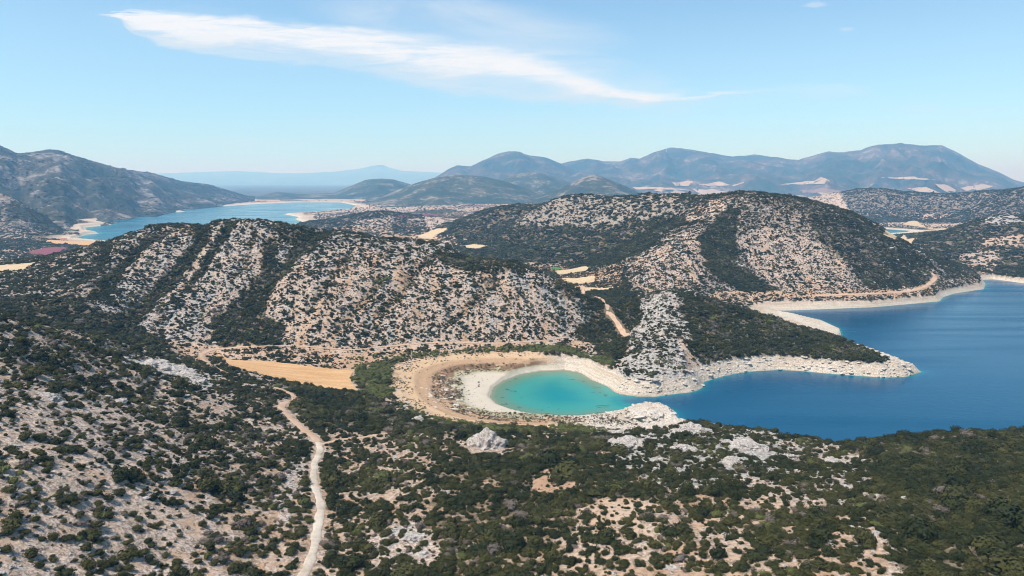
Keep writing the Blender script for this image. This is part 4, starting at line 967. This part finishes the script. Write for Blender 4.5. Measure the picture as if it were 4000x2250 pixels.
for i in chosen:
    place = 'on the left edge slope' if u[i] < 170 else ('just below the rocky rib' if u[i] < 400 else ('right of the rocky rib' if u[i] < 600 else 'beside the winding track'))
    for poly, tx in PLACE:
        if inpoly(np.array([u[i]]), np.array([v[i]]), poly)[0]: place = tx; break
    sm = ns[i].max(); size = 'large' if sm > 2.2 else ('medium' if sm > 1.55 else 'small')
    form = ('rounded', 'lumpy', 'spreading')[npk[i] % 3]
    hb = 'near the bottom edge' if v[i] > 1340 else ('' if v[i] > 1200 else 'near the crest')
    lab_ = ' '.join(('%s %s %s shrub %s %s' % (size, SH_TXT[nsh[i]], form, place, hb)).split())
    e = obj('shrub', None, label=lab_, cat='shrub', group=lab_.replace('shrub', 'shrubs'))
    e.location = nc[i]; e.rotation_euler = nt[i]; e.scale = ns[i]; e.empty_display_size = .3
    obj('foliage', NEAR[nsh[i]][npk[i] % 3], e); obj('stem', STEM, e)
q = ~single
scatter('shrub_cover', G_NEAR, nc[q], ns[q], nt[q], npk[q], 'dense evergreen shrubs spread over the foreground hillside', 'shrubs')
# middle distance
x, y, z, den, s = shrubs_for(460, 1050, 1.25, 12, .93, .42)
mc, ms, mt, mp_, _ = finish(x, y, z, den, s)
xm, ym = mc[:, 0], mc[:, 1]
isL = (xm < 95) & (ym < 900); isH = (xm >= 72) & (ym < 690) & ~isL; isC = ~(isL | isH)
for sel, lab in ((isL, 'dark shrubs dotted over the ribbed hill left of centre'), (isH, 'dark scrub covering the headland'), (isC, 'dark scrub covering the centre hill and wooded valley')):
    scatter('shrub_cover', G_MID, mc[sel], ms[sel], mt[sel], mp_[sel], lab, 'shrubs')
# far
x, y, z, den, s = shrubs_for(1050, 3000, 17, 34, 3.0, .3)
fc_, fs_, ft_, fp_, _ = finish(x, y, z, den, s); fs_[:, 2] *= .7
x, y, z, den, s = shrubs_for(3000, 4700, 150, 90, 5.0, .3); q = (rng.uniform(0, 1, len(x)) < .3) & (z < 30)
e_ = finish(x[q], y[q], z[q], den[q], s[q]); fc_, fs_, ft_, fp_ = np.vstack([fc_, e_[0]]), np.vstack([fs_, e_[1]]), np.vstack([ft_, e_[2]]), np.concatenate([fp_, e_[3]])
scatter('shrub_cover', G_FAR, fc_, fs_, ft_, fp_, 'far scrub and trees on the back slopes and plain', 'shrubs')

# shrubs on the two left mountains, low dry plants on the beach
def more_plants():
    P, S = [], []
    for key, nn_, sz in (('leftnear', 7000, 2.6), ('left', 9000, 4.5)):
        Lf = L[key]; t = rng.uniform(max(Lf.t[0], -.80), Lf.t[-1], nn_); k = rng.uniform(.02, 1.0, nn_); x, y, z = Lf.at(t, k)
        q = fbm(x / 130, y / 90, 3, 91) + rng.normal(0, .3, nn_) > (-.15 if key == 'leftnear' else -.25); P.append(np.c_[x, y, z - .5][q]); S.append(sz * np.exp(rng.normal(0, .35, q.sum())))
    P = np.vstack(P); S = np.concatenate(S); n_ = len(P)
    scatter('shrub_cover', G_FAR, P, np.c_[S, S, S * .55], np.c_[np.zeros((n_, 2)), rng.uniform(0, 6.28, n_)], rng.integers(0, 6, n_), 'scattered scrub on the mountains beside the distant lake', 'shrubs')
    x, y = candidates(340, 560, .8, .5); wd = water_dist(x, y); q = (wd > 6) & (wd < 95) & (x < 70); x, y, wd = x[q], y[q], wd[q]; z = Hfull(x, y)
    nz = fbm(x / 16, y / 16, 3, 95)
    pr = np.where((z > 3.0) & (z < 5.8), .50 + .7 * nz, np.where((z > 8.2) & (z < 10.4), .22 + .5 * nz, np.where((z > 1.6) & (z < 10), .02, 0)))
    q = rng.uniform(0, 1, len(x)) < pr; x, y, z = x[q], y[q], z[q]; n_ = len(x); S = .42 * np.exp(rng.normal(0, .4, n_))
    pk = np.where(rng.uniform(0, 1, n_) < .6, 9, np.where(rng.uniform(0, 1, n_) < .6, 3, 6)) + rng.integers(0, 3, n_)
    scatter('beach_weeds', G_MID, np.c_[x, y, z], np.c_[S, S, S * .8], np.c_[np.zeros((n_, 2)), rng.uniform(0, 6.28, n_)], pk, 'low dry brown weeds growing in an arc on the dry beach', 'weeds')
more_plants()

# ------------------------------------------------------------------ rocks
def rock_mesh(name, seed, sub_, mat, rough=.45, tall=.6):
    bm = bmesh.new(); bmesh.ops.create_icosphere(bm, subdivisions=sub_, radius=1.0); off = Vector((seed * 3.1, seed * 1.7, 0))
    for v in bm.verts:
        d = v.co.normalized(); n1 = mnoise.noise(d * 1.3 + off); n2 = mnoise.noise(d * 3.1 + off); n3 = 1 - 2 * abs(mnoise.noise(d * 6.5 + off)); n4 = mnoise.noise(d * 14 + off)
        k = 1 + rough * (.7 * n1 + .55 * n2 + .30 * n3 + .22 * n4)
        v.co = Vector((d.x, d.y, d.z * tall)) * k
        v.co.z = max(v.co.z, -.25)
    me = bpy.data.meshes.new(name); bm.to_mesh(me); bm.free(); me.materials.append(mat); return me
ROCKV = [rock_mesh('stone', 300 + k, 2, M['rock'], .6, .55) for k in range(5)]
PALEV = [rock_mesh('stone', 320 + k, 2, M['palerock'], .6, .5) for k in range(4)]
C_ROCK = bpy.data.collections.new('stone_kinds')
for i, me in enumerate(ROCKV + PALEV): C_ROCK.objects.link(bpy.data.objects.new('stone_kind_%02d' % i, me))
G_ROCK = scatter_group(C_ROCK)
OUT_W = []
def outcrop(u, v, wpx, label, pale=False, tall=.6, n_=7, stretch=1.6, ang=0., dark=False):
    p = hits([(u, v)], Hfull)[0]; w = wpx / FPX * p[1] * .62; r = random.Random(int(u * 7 + v))
    e = obj('rock_outcrop', None, label=label, cat='rock', group=None); e.location = p
    base = rock_mesh('rock', u, 4, M['palerock' if pale else 'rock'], .55, tall)
    for k in range(n_):
        o = obj('rock', base if k == 0 else (PALEV if pale else ROCKV)[k % 4], e)
        a = r.uniform(0, 6.28); d = 0 if k == 0 else w * r.uniform(.35, .95); sc_ = w * (.72 if k == 0 else r.uniform(.18, .42))
        dx, dy = d * math.cos(a) * stretch * .7, d * math.sin(a) * .8
        dx, dy = dx * math.cos(ang) - dy * math.sin(ang), dx * math.sin(ang) + dy * math.cos(ang)
        zz_ = float(Hfull(np.array([p[0] + dx]), np.array([p[1] + dy]))[0]) - p[2]
        o.location = (dx, dy, zz_ - .05 * sc_); o.scale = (sc_ * r.uniform(.9, 1.35), sc_ * r.uniform(.8, 1.1), sc_ * r.uniform(.8, 1.1)); o.rotation_euler = (r.uniform(-.25, .25), r.uniform(-.25, .25), r.uniform(0, 6.28))
for a in OUTCROPS: outcrop(*a)
# loose stones: scree in front, rocks on the hills, boulders on the dry shore
def stones():
    x, y = candidates(62, 330, 1.5); wd = water_dist(x, y); k = wd > 2; x, y = x[k], y[k]; z = Hfull(x, y); den, rock = cover(x, y, z)
    keep = (rng.uniform(0, 1, len(x)) < np.clip(rock - .14, 0, 1) * .7 * np.clip(1.15 - den, .05, 1)) & bare(x, y)
    x, y, z = x[keep], y[keep], z[keep]; n_ = len(x); s = .26 * np.exp(rng.normal(0, .5, n_))
    scatter('loose_stones', G_ROCK, np.c_[x, y, z], np.c_[s * rng.uniform(.8, 1.5, n_), s, s * .8], np.c_[np.zeros(n_), np.zeros(n_), rng.uniform(0, 6.28, n_)], rng.integers(0, 5, n_), 'loose limestone scree between the foreground shrubs', 'stones')
    x, y = candidates(330, 1000, 9); wd = water_dist(x, y); k = wd > 2; x, y = x[k], y[k]; z = Hfull(x, y); den, rock = cover(x, y, z)
    nz = fbm(x / 14, y / 14, 3, 81); keep = (rock + .5 * nz + rng.normal(0, .12, len(x)) > .86) & (z > 9) & bare(x, y)
    x, y, z = x[keep], y[keep], z[keep]; n_ = len(x); s = .8 * np.exp(rng.normal(0, .42, n_))
    scatter('loose_stones', G_ROCK, np.c_[x, y, z - .1], np.c_[s * rng.uniform(.9, 1.6, n_), s, s * .8], np.c_[rng.normal(0, .2, n_), np.zeros(n_), rng.uniform(0, 6.28, n_)], rng.integers(0, 5, n_), 'grey rocks scattered over the middle hills', 'stones')
    x, y = candidates(340, 900, 3.2); wd = water_dist(x, y); k = (wd > .5) & (wd < 70); x, y = x[k], y[k]; z = Hfull(x, y)
    u, v = project(x, y, z); beach = inpoly(u, v, [(1060, 950), (1200, 930), (1210, 1000), (1180, 1040), (1060, 1020)])
    cl = ((x > 70) & (z < 9.5) & (x < 300) & (y < 560)) | (inpoly(u, v, [(1480, 1040), (1600, 1020), (1720, 1030), (1700, 1080), (1480, 1085)]))
    keep = np.where(cl, rng.uniform(0, 1, len(x)) < .55, beach & (rng.uniform(0, 1, len(x)) < .16 + .3 * fbm(x / 12, y / 12, 2, 5)))
    x, y, z = x[keep], y[keep], z[keep]; n_ = len(x); s = .55 * np.exp(rng.normal(0, .45, n_))
    scatter('shore_rocks', G_ROCK, np.c_[x, y, z - .05], np.c_[s * rng.uniform(.9, 1.6, n_), s, s * .8], np.c_[np.zeros(n_), np.zeros(n_), rng.uniform(0, 6.28, n_)], rng.integers(5, 9, n_), 'bleached boulders on the dry shore and cliffs', 'stones')
stones()

# ------------------------------------------------------------------ small built things far away
def box(bm, c, s):
    q = bmesh.ops.create_cube(bm, size=1.0)
    for v in q['verts']: v.co = Vector((c[0] + v.co.x * s[0], c[1] + v.co.y * s[1], c[2] + v.co.z * s[2]))
def bar(bm, a, b, r1, r2, seg=8):
    a, b = Vector(a), Vector(b); d = b - a; q = bmesh.ops.create_cone(bm, segments=seg, radius1=r1, radius2=r2, depth=1.0, cap_ends=True); m = d.to_track_quat('Z', 'Y').to_matrix()
    for v in q['verts']: v.co = m @ Vector((v.co.x, v.co.y, (v.co.z + .5) * d.length)) + a
def part(name, parent, mat, fn, **kw):
    bm = bmesh.new(); fn(bm); me = bpy.data.meshes.new(name); bm.to_mesh(me); bm.free(); me.materials.append(mat); return obj(name, me, parent, **kw)
def turbine(u, v, h, label, rot):
    x, y, z, k, t = L['range'].hit(u, v)
    e = obj('wind_turbine', None, label=label, cat='wind turbine', group='wind turbines on the range'); e.location = (x, y, z - 3); e.rotation_euler = (0, 0, rot)
    part('tower', e, M['white'], lambda b: bar(b, (0, 0, 0), (0, 0, h), 2.4, 1.4, 12))
    part('nacelle', e, M['white'], lambda b: box(b, (0, -1.5, h + 1.2), (3, 9, 3.2)))
    hub = part('hub', e, M['white'], lambda b: bmesh.ops.create_icosphere(b, subdivisions=2, radius=1.8)); hub.location = (0, -6.8, h + 1.2)
    for j in range(3):
        def bl(b, j=j):
            a = j * 2.0944 + .4; d = Vector((math.sin(a), 0, math.cos(a))); s_ = Vector((math.cos(a), 0, -math.sin(a)))
            R0 = Vector((0, -6.8, h + 1.2)); prof = ((0, 1.0), (.2, 2.0), (1, .35)); rows = []
            for f_, w_ in prof:
                c_ = R0 + d * (f_ * h * .55); rows.append([b.verts.new(c_ + s_ * w_ * .5 + Vector((0, .25, 0))), b.verts.new(c_ - s_ * w_ * .5), b.verts.new(c_ + s_ * w_ * .5 - Vector((0, .25, 0)))])
            for r0, r1 in zip(rows, rows[1:]):
                for m_ in range(3): b.faces.new((r0[m_], r0[(m_ + 1) % 3], r1[(m_ + 1) % 3], r1[m_]))
        part('blade', e, M['white'], bl)
for a in ((1655, 387, 62, 'white wind turbine left of the pair below the highest left summit', .3), (1677, 383, 62, 'white wind turbine right of the pair below the highest left summit', .1),
          (1580, 399, 55, 'lone white wind turbine on the small knob of the range', .2), (1899, 391, 62, 'white wind turbine on the left end of the saddle platform', .3), (1927, 394, 66, 'white wind turbine on the right end of the saddle platform', .2)):
    turbine(*a)
def farmhouse():
    p = hits([(160, 606)])[0]; e = obj('farmhouse', None, label='small white house by the shore of the distant lake at left', cat='house'); e.location = p; e.rotation_euler = (0, 0, .4)
    part('wall', e, M['white'], lambda b: box(b, (0, 0, 2.2), (11, 7, 4.6)))
    def roof(b):
        vs = [b.verts.new(c) for c in ((-6, -4, 4.5), (6, -4, 4.5), (6, 4, 4.5), (-6, 4, 4.5), (-6, 0, 6.3), (6, 0, 6.3))]
        for f in ((0, 1, 5, 4), (2, 3, 4, 5), (0, 4, 3), (1, 2, 5), (0, 3, 2, 1)): b.faces.new([vs[i] for i in f])
    part('roof', e, M['tile'], roof); part('door', e, M['bark'], lambda b: box(b, (0, -3.55, 1.2), (1.1, .1, 2.2)))
    for sx in (-3.2, 3.2): part('window', e, M['glass'], lambda b, sx=sx: box(b, (sx, -3.55, 2.2), (1.3, .1, 1.3)))
farmhouse()
def pylon():
    p = hits([(838, 553)])[0]; e = obj('power_pylon', None, label='thin steel lattice pylon on the flat beside the distant lake', cat='pylon'); e.location = p; h = 24
    for sx in (-1, 1):
        for sy in (-1, 1): part('leg', e, M['steel'], lambda b, sx=sx, sy=sy: bar(b, (2.2 * sx, 2.2 * sy, -1), (.3 * sx, .3 * sy, h), .16, .12, 5))
    for zc in (17, 20.5): part('cross_arm', e, M['steel'], lambda b, zc=zc: bar(b, (-4.5, 0, zc), (4.5, 0, zc), .18, .18, 5))
    def br(b):
        for i in range(6):
            z0, z1 = i * 3.6, i * 3.6 + 3.6; w0, w1 = 2.2 - 1.9 * z0 / h, 2.2 - 1.9 * z1 / h
            for s_ in (-1, 1): bar(b, (-w0 * s_, -w0, z0), (w1 * s_, -w1, z1), .08, .08, 4); bar(b, (-w0 * s_, w0, z0), (w1 * s_, w1, z1), .08, .08, 4)
    part('bracing', e, M['steel'], br)
pylon()

# ------------------------------------------------------------------ haze: even pale air over the whole landscape
def haze():
    bm = bmesh.new(); box(bm, (0, 20000, 345), (100000, 54000, 810)); me = bpy.data.meshes.new('haze'); bm.to_mesh(me); bm.free()
    m = bpy.data.materials.new('pale_air'); m.use_nodes = True; t = NT(m.node_tree); t.n.clear(); out = t.new('ShaderNodeOutputMaterial'); pv = t.new('ShaderNodeVolumePrincipled')
    pv.inputs['Color'].default_value = (.25, .60, 1.0, 1); pv.inputs['Absorption Color'].default_value = (1, 1, 1, 1); pv.inputs['Density'].default_value = 1.0e-4; pv.inputs['Anisotropy'].default_value = .1
    t.l.new(pv.outputs[0], out.inputs['Volume']); me.materials.append(m); obj('haze', me, label='thin pale haze in the air over the landscape', cat='haze', kind='stuff')
haze()
